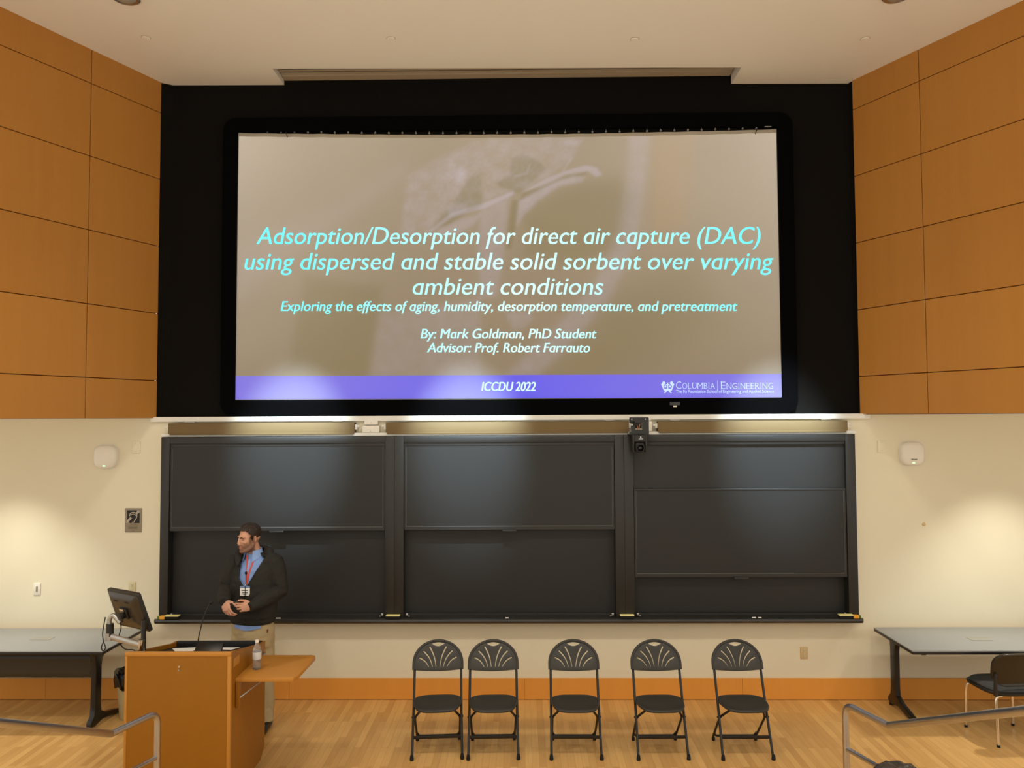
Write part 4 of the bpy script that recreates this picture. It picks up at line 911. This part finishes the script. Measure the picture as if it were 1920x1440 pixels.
def remesh(mb, voxel, smooth_it=4, fac=.5):
    """fuse overlapping shapes into one continuous skin"""
    o = bpy.data.objects.new('tmp', mb.mesh('tmp', [], 0)); COL.objects.link(o)
    r = o.modifiers.new('r', 'REMESH'); r.mode = 'VOXEL'; r.voxel_size = voxel; r.use_smooth_shade = True
    s = o.modifiers.new('s', 'SMOOTH'); s.factor = fac; s.iterations = smooth_it
    dg = bpy.context.evaluated_depsgraph_get(); me = bpy.data.meshes.new_from_object(o.evaluated_get(dg)); bpy.data.objects.remove(o)
    return me
def link(name, me, m, parent, smooth=True):
    me.materials.clear()
    for q in (m if isinstance(m, (list, tuple)) else [m]): me.materials.append(q)
    if smooth: me.polygons.foreach_set('use_smooth', [True] * len(me.polygons))
    me.name = name; o = bpy.data.objects.new(name, me); COL.objects.link(o); o.parent = parent; return o
def gauss(p, c, r): return math.exp(-((p - Vector(c)).length / r) ** 2)
def sm(a, e, x):
    t = max(0, min(1, (x - a) / (e - a))); return t * t * (3 - 2 * t)

def head_shapes(mb, T):
    mb.ell((0, .018, .050), (.075, .093, .080), T=T); mb.ell((0, .045, .02), (.068, .062, .07), T=T)
    mb.ell((0, -.028, .0), (.066, .066, .085), T=T); mb.ell((0, -.034, -.055), (.056, .058, .058), T=T)
    mb.ell((0, -.055, -.085), (.040, .042, .034), T=T); mb.ell((0, -.083, -.104), (.020, .017, .017), T=T)
    for s in (-1, 1):
        mb.tube([(s * .064, .008, -.02), (s * .060, -.0, -.066), (s * .036, -.055, -.098), (s * .008, -.082, -.110)], [.016, .018, .019, .015], 12, T)
        mb.ell((s * .045, -.062, -.020), (.022, .022, .016), T=T)
        mb.ell((s * .027, -.0755, .026), (.034, .0125, .012), T=T)
        mb.tube([(s * .013, -.097, -.040), (s * .010, -.104, -.037)], [.0085, .009], 10, T)
        Re = Matrix.Rotation(s * radians(18), 3, 'Z') @ Matrix.Rotation(radians(-10), 3, 'X')
        mb.ell((s * .079, .018, -.004), (.008, .019, .032), Re, T=T); mb.ell((s * .075, .012, -.012), (.01, .014, .022), Re, T=T)
    mb.tube([(0, -.088, .022), (0, -.096, .004), (0, -.102, -.020), (0, -.1055, -.033)], [.010, .0105, .0125, .0135], 12, T)
    mb.ell((0, -.0995, -.040), (.011, .012, .007), T=T)
    mb.ell((0, -.0905, -.061), (.023, .011, .007), T=T); mb.ell((0, -.0895, -.073), (.020, .011, .007), T=T); mb.ell((0, -.085, -.066), (.027, .012, .014), T=T)
def hand_shapes(mb, Wp, d, nrm, side, curls, spread=.0, thumb=(.75, .55, -.25), k=1.0, fd=None):
    """palm, four jointed fingers of different lengths, thumb from the side of the palm; returns finger tips"""
    d = Vector(d).normalized(); nv = Vector(nrm); nv = (nv - d * nv.dot(d)).normalized(); s = d.cross(nv) * side
    B = Matrix((s, nv, d)).transposed(); Wp = Vector(Wp); tips = []
    P = lambda a, c, e: Wp + (s * a + nv * c + d * e) * k
    fd = Vector(fd).normalized() if fd is not None else d
    mb.tube([Wp - fd * .06, Wp - fd * .01, P(0, 0, .018)], [.0265 * k, .0265 * k, .027 * k], 14)
    mb.ell(P(0, 0, .05), (.040 * k, .0165 * k, .048 * k), B); mb.ell(P(.004, -.004, .062), (.039 * k, .014 * k, .030 * k), B)
    mb.ell(P(.022, -.010, .035), (.018 * k, .015 * k, .028 * k), B)
    for i, (off, ln) in enumerate(((.030, (.043, .026, .021)), (.0105, (.047, .029, .022)), (-.0095, (.044, .027, .021)), (-.028, (.034, .021, .019)))):
        p = P(off, .002, .088 - (.004, 0, .004, .012)[i]); dirn = (d + s * (spread * (1.2 - i * .8))).normalized(); pts = [p - dirn * .02 * k, p]; ang = 0
        mb.ell(p, (.0105 * k, .0105 * k, .0105 * k), seg=12, rings=8)
        for j, L in enumerate(ln):
            ang = curls[i][j]; ax = s; dirn = Matrix.Rotation(-ang * 1.0, 3, ax) @ dirn if (d.cross(nv)).dot(s) > 0 else Matrix.Rotation(ang, 3, ax) @ dirn
            p = p + dirn * L * k; pts.append(p)
        rr = (.0086, .0090, .0084, .0075)[i] * k
        mb.tube(pts, [rr * 1.08, rr * 1.06, rr, rr * .92, rr * .80], 10); mb.ell(pts[-1], (rr * .8,) * 3, seg=10, rings=8); tips.append((pts[-1], pts[-2]))
    t0 = P(.030, -.004, .022); td = (s * thumb[0] + d * thumb[1] + nv * thumb[2]).normalized(); t1 = t0 + td * .040 * k; td2 = (td + d * .55 - s * .25).normalized(); t2 = t1 + td2 * .032 * k; t3 = t2 + (td2 + d * .2 - s * .1).normalized() * .026 * k
    mb.tube([t0 - td * .012 * k, t0, t1, t2, t3], [.014 * k, .0145 * k, .0115 * k, .0105 * k, .0085 * k], 12); mb.ell(t3, (.0085 * k,) * 3, seg=10, rings=8); tips.append((t3, t2))
    return tips

# ---------------------------------------------------------------- the standing speaker
pr = thing('person', 'man in charcoal zip jacket and light blue shirt standing behind the lectern', 'person', (-2.40, -.75, 0))
HS = 0.955
TH = Matrix.Translation((-.033, -.043, 1.686)) @ Matrix.Rotation(radians(-42), 4, 'Z') @ Matrix.Rotation(radians(5), 4, 'X') @ Matrix.Scale(HS, 4)
WR = (-.182, -.215, 1.178); WL = (.070, -.235, 1.138)
ER = (-.250, .012, 1.225); EL = (.228, .0, 1.210); SR = (-.180, .03, 1.455); SL = (.180, .02, 1.462)
b = MB(); head_shapes(b, TH)
b.tube([(-.025, -.01, 1.64), (-.012, .012, 1.58), (-.004, .025, 1.50), (0, .03, 1.44)], [.058, .061, .066, .08], 20)
b.ring_loft([[(-.005 + rx * cos(2 * pi * k / 28), .02 + ry * sin(2 * pi * k / 28), z) for k in range(28)] for z, rx, ry in ((.86, .165, .11), (.98, .160, .100), (1.12, .155, .09), (1.28, .162, .09), (1.40, .160, .080), (1.47, .11, .06), (1.52, .07, .06))])
for a, e, w in ((SR, ER, WR), (SL, EL, WL)):
    b.tube([a, Vector(a).lerp(Vector(e), .5), e, Vector(e).lerp(Vector(w), .35), w], [.046, .046, .042, .041, .027], 14)
for s in (-1, 1): b.tube([(s * .085 - .01, .02, .90), (s * .095 - .01, .015, .50), (s * .10, .03, .30), (s * .105, .03, .09)], [.085, .062, .055, .040], 16)
for s in (-1, 1): b.tube([(s * .105, .045, .045), (s * .11, -.06, .035), (s * .115, -.15, .028)], [.04, .036, .028], 12)
cr = [(.55, .75, .45), (.60, .80, .45), (.65, .85, .5), (.75, .85, .5)]
tipsR = hand_shapes(b, WR, (.40, -.36, -.74), (-.35, -.9, .25), -1, [(.30, .65, .4), (.45, .75, .45), (.58, .80, .5), (.70, .80, .5)], .09, (.70, .55, -.35), fd=Vector(WR) - Vector(ER))
tipsL = hand_shapes(b, WL, (-1, -.22, -.06), (-.15, -1, .15), 1, [(.30, .65, .35), (.42, .72, .40), (.55, .80, .5), (.68, .85, .5)], .10, (.55, .85, -.25), fd=Vector(WL) - Vector(EL))
me = remesh(b, .0037, 2)
inv = TH.inverted(); col = me.color_attributes.new('tone', 'FLOAT_COLOR', 'POINT')
for i, v in enumerate(me.vertices):
    p = inv @ v.co; be = lp = 0.0
    if abs(p.x) < .1 and -.16 < p.z < .16 and abs(p.y) < .16:
        for s in (-1, 1):                                     # eye sockets, philtrum, ear hollow
            q = .010 * math.exp(-(((p.x - s * .031) / .019) ** 2 + ((p.z - .003) / .011) ** 2)) * sm(-.04, -.07, p.y)
            p.y += q
            q = .006 * math.exp(-(((p.y - .016) / .010) ** 2 + ((p.z + .002) / .015) ** 2)) * (1 if s * p.x > .078 else 0); p.x -= s * q
        p.y += .004 * math.exp(-((p.x / .024) ** 2 + ((p.z + .0665) / .0028) ** 2)) * sm(-.08, -.09, p.y)
        v.co = TH @ p
        jaw = sm(-.030, -.052, p.z + .25 * max(0, -(p.y + .06)) * 0) * sm(.045, .015, p.y) * sm(-.150, -.120, p.z)
        jaw *= 1 - .75 * math.exp(-((p.x / .03) ** 2 + ((p.z + .040) / .012) ** 2)) if p.y < -.09 else 1
        sb = sm(.032, .014, abs(p.y + .012)) * sm(.0, -.02, p.z - .03) * sm(-.07, -.03, p.z) * sm(.05, .06, abs(p.x)) * .7
        lp = .8 * math.exp(-((p.x / .021) ** 2 + ((p.z + .067) / .009) ** 2)) * sm(-.085, -.093, p.y)
        mo = .55 * math.exp(-((p.x / .026) ** 2 + ((p.z + .050) / .008) ** 2)) * sm(-.08, -.09, p.y)
        be = min(1, max(jaw * .84 * (.86 + .22 * noise.noise(p * 130)), sb, mo)) * (1 - lp)
    col.data[i].color = (be, lp, 0, 1)
body = link('body', me, M['skin'], pr)
# eyes, brows, hair
def child(mb, name, m, par=pr, sm_=60): return mb.build(name, m, par, smooth=sm_)
from mathutils.bvhtree import BVHTree
bq = bmesh.new(); bq.from_mesh(me); bq.transform(inv); hd_bvh = BVHTree.FromBMesh(bq)
def hs(x, z, off=0.0):
    """point on the face in head coordinates"""
    h = hd_bvh.ray_cast(Vector((x, -.3, z)), Vector((0, 1, 0))); return Vector((x, (h[0].y if h[0] is not None else -.08) - off, z))
for s in (-1, 1):
    ys = hs(s * .031, .003).y
    e = child(MB().ell((s * .031, ys + .0080, .003), (.0125, .0112, .0085), T=TH, seg=16, rings=10), 'eye', M['eye'])
    child(MB().ell((s * .031 - .003, ys - .0012, .000), (.0052, .0026, .0046), T=TH, seg=12, rings=8), 'iris', M['iris'], e)
    child(MB().tube([TH @ hs(s * x, z, .0018) for x, z in ((.010, .0195), (.020, .0240), (.032, .0265), (.043, .0255), (.054, .0195))], [.0028, .0042, .0042, .0034, .0018], 8), 'eyebrow', M['brow'])
    child(MB().ell((s * .031, ys + .0076, .0068), (.0142, .0122, .0078), T=TH, seg=16, rings=10), 'eyelid', M['skin'])
    child(MB().tube([TH @ Vector((s * .0185, ys + .0005, .002)), TH @ Vector((s * .026, ys - .0034, .0005)), TH @ Vector((s * .035, ys - .0034, .0005)), TH @ Vector((s * .0435, ys + .0005, .002))], [.0010, .0018, .0018, .0012], 8), 'eyelashes', M['brow'])
bq.free()
bmh = bmesh.new(); bmesh.ops.create_icosphere(bmh, subdivisions=5, radius=1.0)
for v in bmh.verts:
    d = v.co.normalized(); p = Vector((d.x * .081, d.y * .100 + .017, d.z * .083 + .052))
    if p.z < .04: p = p.lerp(Vector((d.x * .080, d.y * .098 + .018, p.z)), .5)
    v.co = p
def hairy(p):
    if p.y < -.052: return p.z > .084 - .9 * abs(p.x) * 0 + (.006 if abs(p.x) > .05 else 0)
    if p.y < -.020: return p.z > .070 - (p.y + .052) * 1.2 * 0 - (.02 if p.y > -.035 else 0)
    if p.y < .004: return p.z > -.022
    if p.y < .038: return p.z > .028
    return p.z > -.055 - (p.y - .038) * .2
bmesh.ops.delete(bmh, geom=[f for f in bmh.faces if not hairy(f.calc_center_median())], context='FACES')
hv = MB(); hv.bm(bmh, None)
ob = bpy.data.objects.new('tmp', hv.mesh('tmp', [], 0)); COL.objects.link(ob)
sl_ = ob.modifiers.new('s', 'SOLIDIFY'); sl_.thickness = .008; sl_.offset = 0.2; rm = ob.modifiers.new('r', 'REMESH'); rm.mode = 'VOXEL'; rm.voxel_size = .0034; smo = ob.modifiers.new('m', 'SMOOTH'); smo.iterations = 3
me = bpy.data.meshes.new_from_object(ob.evaluated_get(bpy.context.evaluated_depsgraph_get())); bpy.data.objects.remove(ob)
for v in me.vertices:
    p = v.co; up_ = sm(.085, .125, p.z) * sm(.03, -.06, p.y); nd = Vector((p.x, p.y - .02, p.z - .03)).normalized()
    v.co = TH @ (p + nd * (.004 * noise.noise(Vector((p.x * 90, p.y * 40, p.z * 40))) + .010 * up_ * (1 + .5 * noise.noise(p * 70))))
link('hair', me, M['hair'], pr)

# jacket: one fused shell with sleeves, opened in a V and worn over the shirt
YAW = radians(-14)
def ringz(z, rx, ry, cx=0, cy=.02, n=40, e=2.3):
    o = []
    for k in range(n):
        a = 2 * pi * k / n; c, s = cos(a), sin(a); p = 2 / e; x = rx * abs(c) ** p * (1 if c > 0 else -1); y = ry * abs(s) ** p * (1 if s > 0 else -1)
        o.append((cx + x * cos(YAW) - y * sin(YAW), cy + x * sin(YAW) + y * cos(YAW), z))
    return o
b = MB()
b.ring_loft([ringz(.955, .192, .135, -.015), ringz(.975, .200, .145, -.015), ringz(1.02, .212, .158, -.012), ringz(1.08, .214, .158, -.010), ringz(1.2, .208, .150, -.008), ringz(1.32, .212, .145, -.004), ringz(1.41, .212, .132), ringz(1.465, .185, .112), ringz(1.505, .128, .092), ringz(1.535, .088, .078, -.004, .022), ringz(1.555, .076, .070, -.006, .02)])
def sleeve(a, e, w, s):
    a, e, w = Vector(a), Vector(e), Vector(w); u = e + (w - e) * .18
    b.tube([a + Vector((-s * .03, 0, .01)), a, a.lerp(e, .35) + Vector((s * .008, 0, 0)), a.lerp(e, .7) + Vector((s * .010, .0, 0)), e + Vector((s * .006, .012, -.004)), u, e.lerp(w, .5), e.lerp(w, .82), w + (w - e).normalized() * .006], [.075, .080, .078, .070, .066, .064, .060, .052, .043], 20)
sleeve(SR, ER, WR, -1); sleeve(SL, EL, WL, 1)
for s_, pts in ((1, [(.06, .11, 1.55), (.115, .06, 1.545), (.135, .0, 1.515), (.125, -.06, 1.475), (.095, -.10, 1.42)]), (-1, [(-.06, .10, 1.56), (-.105, .05, 1.56), (-.125, -.01, 1.55), (-.12, -.065, 1.52), (-.10, -.10, 1.46)])):
    b.tube(pts, [.045, .042, .036, .030, .016], 14)
b.tube([(-.07, .10, 1.555), (0, .13, 1.545), (.07, .11, 1.55)], [.045, .052, .045], 14)
me = remesh(b, .0065, 4)
# folds: shallow noise, stronger at elbows and waist
for v in me.vertices:
    p = v.co; nz = noise.noise(Vector((p.x * 9, p.y * 9, p.z * 16))) + .6 * noise.noise(Vector((p.x * 22, p.y * 22, p.z * 26)))
    k = .0045 + .006 * math.exp(-((p.z - 1.2) / .08) ** 2) * (1 if abs(p.x) > .17 else .3) + .004 * math.exp(-((p.z - .98) / .05) ** 2)
    v.co = p + v.normal * nz * k
bq = bmesh.new(); bq.from_mesh(me)
ZB = 1.275                                                    # bottom of the open V
def lerp_tab(z, tab):
    for (z0, v0), (z1, v1) in zip(tab, tab[1:]):
        if z <= z1: return v0 + (v1 - v0) * max(0, min(1, (z - z0) / (z1 - z0)))
    return tab[-1][1]
VLT = [(ZB, -.050), (1.35, -.100), (1.45, -.096), (1.53, -.088)]; VRT = [(ZB, -.022), (1.30, -.006), (1.45, .080), (1.52, .115), (1.58, .145)]
def vopen(p):
    if p.y > .06 and p.z < 1.53: return False
    if p.z < ZB or p.y > .03: return p.z > 1.548 and abs(p.x) < .068 and abs(p.y - .015) < .06
    return lerp_tab(p.z, VLT) < p.x < lerp_tab(p.z, VRT) and p.y < -.02 and p.z < 1.60
cut = [f for f in bq.faces if vopen(f.calc_center_median())]
low = [f for f in bq.faces if f.calc_center_median().z < .958]
ins = [f for f in bq.faces if False]
bmesh.ops.delete(bq, geom=list(set(cut + low)), context='FACES')
for v in bq.verts:                                            # draw the cut edge onto the clean line of the opening
    if v.is_boundary and ZB - .03 < v.co.z < 1.545 and v.co.y < -.01:
        c = min((lerp_tab(v.co.z, VLT), lerp_tab(v.co.z, VRT)), key=lambda q: abs(q - v.co.x))
        if abs(c - v.co.x) < .016: v.co.x = c
bq.to_mesh(me); bq.free()
jo = link('jacket', me, M['jacket'], pr)
sd = jo.modifiers.new('thickness', 'SOLIDIFY'); sd.thickness = .007; sd.offset = 0.0
# waistband, cuffs, zip and edges
hb = MB(); hb.ring_loft([ringz(.940, .186, .130, -.015, n=56), ringz(.943, .196, .140, -.015, n=56), ringz(.972, .204, .150, -.015, n=56), ringz(.986, .206, .152, -.015, n=56), ringz(.986, .198, .144, -.015, n=56), ringz(.942, .186, .130, -.015, n=56)], cap=False); child(hb, 'waistband', M['jacket'], jo)
for e, w in ((ER, WR), (EL, WL)):
    e, w = Vector(e), Vector(w); d = (w - e).normalized(); child(MB().tube([w - d * .040, w - d * .035, w + d * .014, w + d * .026], [.043, .047, .043, .037], 20), 'cuff', M['jacket'], jo)
def front(x, z, off=0.0):
    """point on the jacket's front at x, z"""
    hit = jo_bvh.ray_cast(Vector((x, -.6, z)), Vector((0, 1, 0)))
    return Vector((x, (hit[0].y if hit[0] is not None else -.12) - off, z))
from mathutils.bvhtree import BVHTree
bq = bmesh.new(); bq.from_mesh(me); jo_bvh = BVHTree.FromBMesh(bq)
child(MB().tube([front(-.036, z, .003) for z in (1.27, 1.23, 1.19, 1.15, 1.10, 1.05, 1.0, .975)], .0045, 8), 'zip', M['zip'], jo)
for sx, tab in ((-1, VLT), (1, VRT)):
    pts = [front(lerp_tab(z, tab) + sx * .006, z, .002) for z in (ZB, 1.30, 1.33, 1.37, 1.41, 1.45, 1.48, 1.51)]
    child(MB().tube(pts, .0042, 8), 'zip', M['zip'], jo)
jfront_y = front(-.03, 1.22).y
bq.free()
# shirt under it
b = MB(); b.ring_loft([ringz(.945, .180, .122, -.015), ringz(.95, .184, .130, -.015), ringz(1.0, .188, .136, -.012), ringz(1.2, .190, .132, -.008), ringz(1.32, .194, .130, -.004), ringz(1.41, .190, .118), ringz(1.465, .150, .096), ringz(1.505, .098, .078), ringz(1.535, .070, .068, -.006, .015), ringz(1.552, .064, .064, -.008, .012)])
me = remesh(b, .008, 3)
for v in me.vertices: v.co += v.normal * (.004 * noise.noise(Vector((v.co.x * 14, v.co.y * 14, v.co.z * 9))) + .003 * noise.noise(Vector((v.co.x * 40 + v.co.z * 30, v.co.y * 20, v.co.z * 22))))
sh = link('shirt', me, M['shirt'], pr)
b = MB(); N = 40; rings = [[], [], [], []]                      # folded collar, open at the front
for k in range(N + 1):
    q = -1 + 2 * k / N; a = q * radians(152) + radians(14); bx, by = sin(a), cos(a); back = cos(q * pi / 2)
    lift = .018 * back; cx_, cy_ = -.012, .012
    for i, (r_, z) in enumerate(((.062, 1.528), (.064, 1.572 + lift), (.072, 1.578 + lift), (.090 + .006 * (1 - back), 1.522 + lift * .3 - .038 * (abs(q) ** 5)))): rings[i].append((cx_ + bx * r_, cy_ + by * r_ * .98, z))
vs = [p for r_ in rings for p in r_]; fs = [(i * (N + 1) + k, i * (N + 1) + k + 1, (i + 1) * (N + 1) + k + 1, (i + 1) * (N + 1) + k) for i in range(3) for k in range(N)]
b.add(vs, fs); co = child(b, 'collar', M['collar'], sh); sd = co.modifiers.new('thickness', 'SOLIDIFY'); sd.thickness = .003
SB = None
bq = bmesh.new(); bq.from_mesh(me); sh_bvh = BVHTree.FromBMesh(bq)
def sfront(x, z, off=.003):
    h = sh_bvh.ray_cast(Vector((x, -.6, z)), Vector((0, 1, 0))); y = h[0].y if h[0] is not None else -.1
    return Vector((x, y - off, z))
child(MB().tube([sfront(-.020 - .012 * t, 1.505 - .24 * t, .002) for t in [i / 8 for i in range(9)]], .004, 6, flat=(2.2, .5)), 'placket', M['collar'], sh)
for t in (.08, .32, .56, .8): p = sfront(-.020 - .012 * t, 1.505 - .24 * t, .004); child(MB().ell(p, (.004, .002, .004), seg=10, rings=6), 'button', M['white_plastic'], sh)
b = MB(); vs = []; fs = []
for j in range(5):
    for i in range(17):
        a = radians(-122 + 80 * i / 16); z = .958 - .060 * j / 4 * (1 - .35 * abs(i - 8) / 8); q = ringz(z, .196, .142, -.015)[0]; x = (.188 + .003 * j) * cos(a); y = (.134 + .0025 * j) * sin(a) - .0012 * j * sin(i * 1.3)
        vs.append((-.015 + x * cos(YAW) - y * sin(YAW), .02 + x * sin(YAW) + y * cos(YAW), z))
for j in range(4):
    for i in range(16): k = j * 17 + i; fs.append((k, k + 1, k + 18, k + 17))
b.add(vs, fs); co = child(b, 'shirt_tail', M['shirt'], sh); sd = co.modifiers.new('thickness', 'SOLIDIFY'); sd.thickness = .003
# trousers and shoes
b = MB(); b.ring_loft([ringz(.975, .170, .118, -.015), ringz(.95, .186, .130, -.015), ringz(.87, .194, .136, -.012), ringz(.80, .190, .130, -.010), ringz(.74, .184, .122, -.010)])
for s in (-1, 1): b.tube([(s * .092 - .01, .02, .82), (s * .098 - .01, .015, .66), (s * .102 - .006, .012, .48), (s * .105, .025, .28), (s * .108, .03, .075)], [.098, .092, .080, .072, .066], 20)
me = remesh(b, .008, 3)
for v in me.vertices: v.co += v.normal * (.006 * noise.noise(Vector((v.co.x * 12, v.co.y * 12, v.co.z * 10))) + .003 * noise.noise(v.co * 32))
tr = link('trousers', me, M['khaki'], pr)
child(MB().box((.150, -.075, .885), (.012, .02, .03), .004), 'belt_tab', mat('brown_tab', (120, 66, 40), .6, var=.1), tr)
for s in (-1, 1):
    b = MB(); rings = []
    for y, w, h in ((.105, .022, .03), (.09, .038, .075), (.04, .042, .09), (-.03, .045, .075), (-.10, .050, .055), (-.16, .042, .042), (-.19, .016, .03)):
        rings.append([(s * .11 + w * cos(2 * pi * k / 18), y, max(.001, h / 2 + .002 + (h / 2) * sin(2 * pi * k / 18))) for k in range(18)])
    b.ring_loft(rings); child(b, 'shoe', M['shoe'])
# lanyard, badge, lapel microphone
bz = 1.243; BX = -.030
pA = [Vector((-.045, -.06, 1.545)), sfront(-.040, 1.49), sfront(-.030, 1.42, .004), sfront(-.026, 1.34, .005), sfront(-.028, 1.295, .008)]
pB = [Vector((.03, -.05, 1.545)), sfront(.018, 1.49), sfront(-.002, 1.42, .004), sfront(-.016, 1.34, .006), sfront(-.024, 1.295, .010)]
la = MB().tube(fillet(pA, .03), .0066, 8, flat=(1, .35)).tube(fillet(pB, .03), .0066, 8, flat=(1, .35)); child(la, 'lanyard', M['lanyard'])
fy = min(sfront(BX, 1.24).y, jfront_y) - .010
bo = child(MB().box((BX, fy, bz - .005), (.086, .004, .070), .002), 'name_badge', M['paper'])
child(MB().box((BX, fy - .0005, bz + .038), (.086, .004, .016), .001), 'badge_header', M['badge_blue'], bo)
child(MB().cbox(BX - .030, BX + .026, fy - .0032, fy - .002, bz + .004, bz + .013).cbox(BX - .022, BX + .024, fy - .0032, fy - .002, bz - .016, bz - .007).cbox(BX - .016, BX + .014, fy - .0032, fy - .002, bz - .028, bz - .022), 'badge_print', M['ink'], bo)
child(MB().tube([(BX + .003, fy + .004, 1.305), (BX + .001, fy, 1.285)], .004, 8), 'badge_clip', M['steel'], bo)
p0 = sfront(-.034, 1.395, .014); lm = child(MB().ell(p0, (.011, .011, .013), seg=16, rings=10), 'lapel_microphone', M['rubber'])
child(MB().tube([p0 + Vector((0, .002, -.01)), sfront(-.032, 1.36, .012), sfront(-.028, 1.32, .014), Vector((BX + .002, fy - .006, 1.28)), Vector((BX + .006, fy - .005, 1.22)), Vector((BX - .012, fy, 1.18)), Vector((BX - .02, fy + .01, 1.15))], .0028, 6), 'microphone_cord', M['rubber'], lm)
bq.free()
# the clicker held between both hands
hc = (tipsL[4][0] + tipsL[0][0]) / 2
t = thing('presentation_remote', 'small black presentation remote held in the standing man\'s hands', 'remote', (-2.40 + hc.x + .004, -.75 + hc.y + .006, hc.z))
RM = Matrix.Rotation(radians(-25), 4, 'Y') @ Matrix.Rotation(radians(20), 4, 'Z')
MB().box((-.01, 0, 0), (.09, .024, .030), .009, RM, 3).build('body', M['black_plastic'], t); MB().cyl(RM @ Vector((-.02, -.012, .0)), RM @ Vector((-.02, -.0145, .0)), .008, 14).build('button', M['rubber'], t)
# nails on the fingers that face the room
for tp, pv in tipsL[:2] + tipsL[4:]:
    d = (tp - pv).normalized(); nn = Vector((0, -1, .4)); nn = (nn - d * nn.dot(d)).normalized(); c = tp + nn * .0068
    Rn = Matrix((d.cross(nn), nn, d)).transposed(); child(MB().ell(c, (.0048, .0012, .0065), Rn, 10, 6), 'nail', M['nail'])

# ---------------------------------------------------------------- a seated listener, only the top of the head shows
li = thing('person', 'seated listener seen only by dark tied-up wavy hair beside the right handrail', 'person', (1.40, -4.62, .17))
TL = Matrix.Translation((.01, -.02, 1.12)) @ Matrix.Rotation(radians(180), 4, 'Z')
b = MB(); head_shapes(b, TL); b.tube([(.01, -.04, 1.06), (0, -.05, .90)], [.052, .06], 16)
b.ring_loft([[(rx * cos(2 * pi * k / 24), -.06 + ry * sin(2 * pi * k / 24), z) for k in range(24)] for z, rx, ry in ((.465, .17, .12), (.6, .16, .11), (.78, .19, .11), (.87, .15, .08), (.92, .06, .05))])
for s in (-1, 1):
    b.tube([(s * .18, -.05, .84), (s * .22, -.02, .62), (s * .14, .2, .58)], [.05, .04, .028], 12)
    b.tube([(s * .10, 0, .535), (s * .11, .38, .535), (s * .11, .40, .3), (s * .11, .40, .06)], [.075, .06, .05, .035], 14); b.tube([(s * .11, .38, .035), (s * .11, .54, .03)], [.034, .028], 10)
    hand_shapes(b, (s * .14, .2, .60), (-s * .1, 1, -.05), (0, 0, 1), s, [(.3, .3, .2)] * 4, .05, k=.9)
me = remesh(b, .007, 3); col = me.color_attributes.new('tone', 'FLOAT_COLOR', 'POINT'); col.data.foreach_set('color', [0.0, 0.0, 0.0, 1.0] * len(me.vertices)); link('body', me, M['skin'], li)
b = MB(); b.ell((.01, -.040, 1.163), (.089, .112, .091), seg=32, rings=20); b.ell((.01, -.078, 1.10), (.084, .074, .12), seg=24, rings=16)
rnd = random.Random(4)
for k in range(16):                                           # loose rolled locks drawn back over the crown
    a = -1.25 + 2.5 * k / 15; z0 = 1.17; p = []
    for q in range(7):
        u = q / 6; ph = -1.0 + 2.3 * u; p.append((.01 + .092 * sin(a) * cos(ph * .55) + rnd.uniform(-.004, .004), -.025 - .100 * sin(ph), 1.165 + .094 * cos(a) * cos(ph) + rnd.uniform(-.006, .006)))
    b.tube(p, [.006, .012, .014, .014, .014, .012, .006], 8)
b.ell((-.045, -.03, 1.235), (.042, .046, .030), seg=20, rings=12); b.ell((-.075, -.02, 1.21), (.030, .04, .030), seg=20, rings=12)
me = remesh(b, .0045, 2)
for v in me.vertices: v.co += v.normal * .003 * noise.noise(Vector((v.co.x * 90, v.co.y * 25, v.co.z * 60)))
link('hair', me, mat('dark_wavy_hair', (40, 32, 27), rough=0.38, var=.3, scale=60, stretch=(3, 1, 2), spec=.5), li)
b = MB(); b.ring_loft([[(rx * cos(2 * pi * k / 28), -.06 + ry * sin(2 * pi * k / 28), z) for k in range(28)] for z, rx, ry in ((.47, .185, .135), (.6, .175, .125), (.78, .205, .125), (.88, .17, .095), (.925, .08, .07))])
for s in (-1, 1): b.tube([(s * .17, -.05, .85), (s * .22, -.02, .62), (s * .15, .17, .585)], [.066, .054, .042], 14)
link('sweater', remesh(b, .008, 3), mat('grey_knit', (90, 88, 86), .9, var=.1, scale=60), li)
b = MB()
for s in (-1, 1): b.tube([(s * .095, -.06, .54), (s * .11, .38, .54), (s * .11, .41, .3), (s * .11, .405, .09)], [.088, .072, .062, .055], 16)
link('trousers', remesh(b, .009, 3), mat('dark_denim', (44, 50, 62), .9, var=.1, scale=60), li)
for s in (-1, 1): child(MB().box((s * .11, .46, .04), (.09, .26, .078), .03, seg=3), 'shoe', M['shoe'], li)
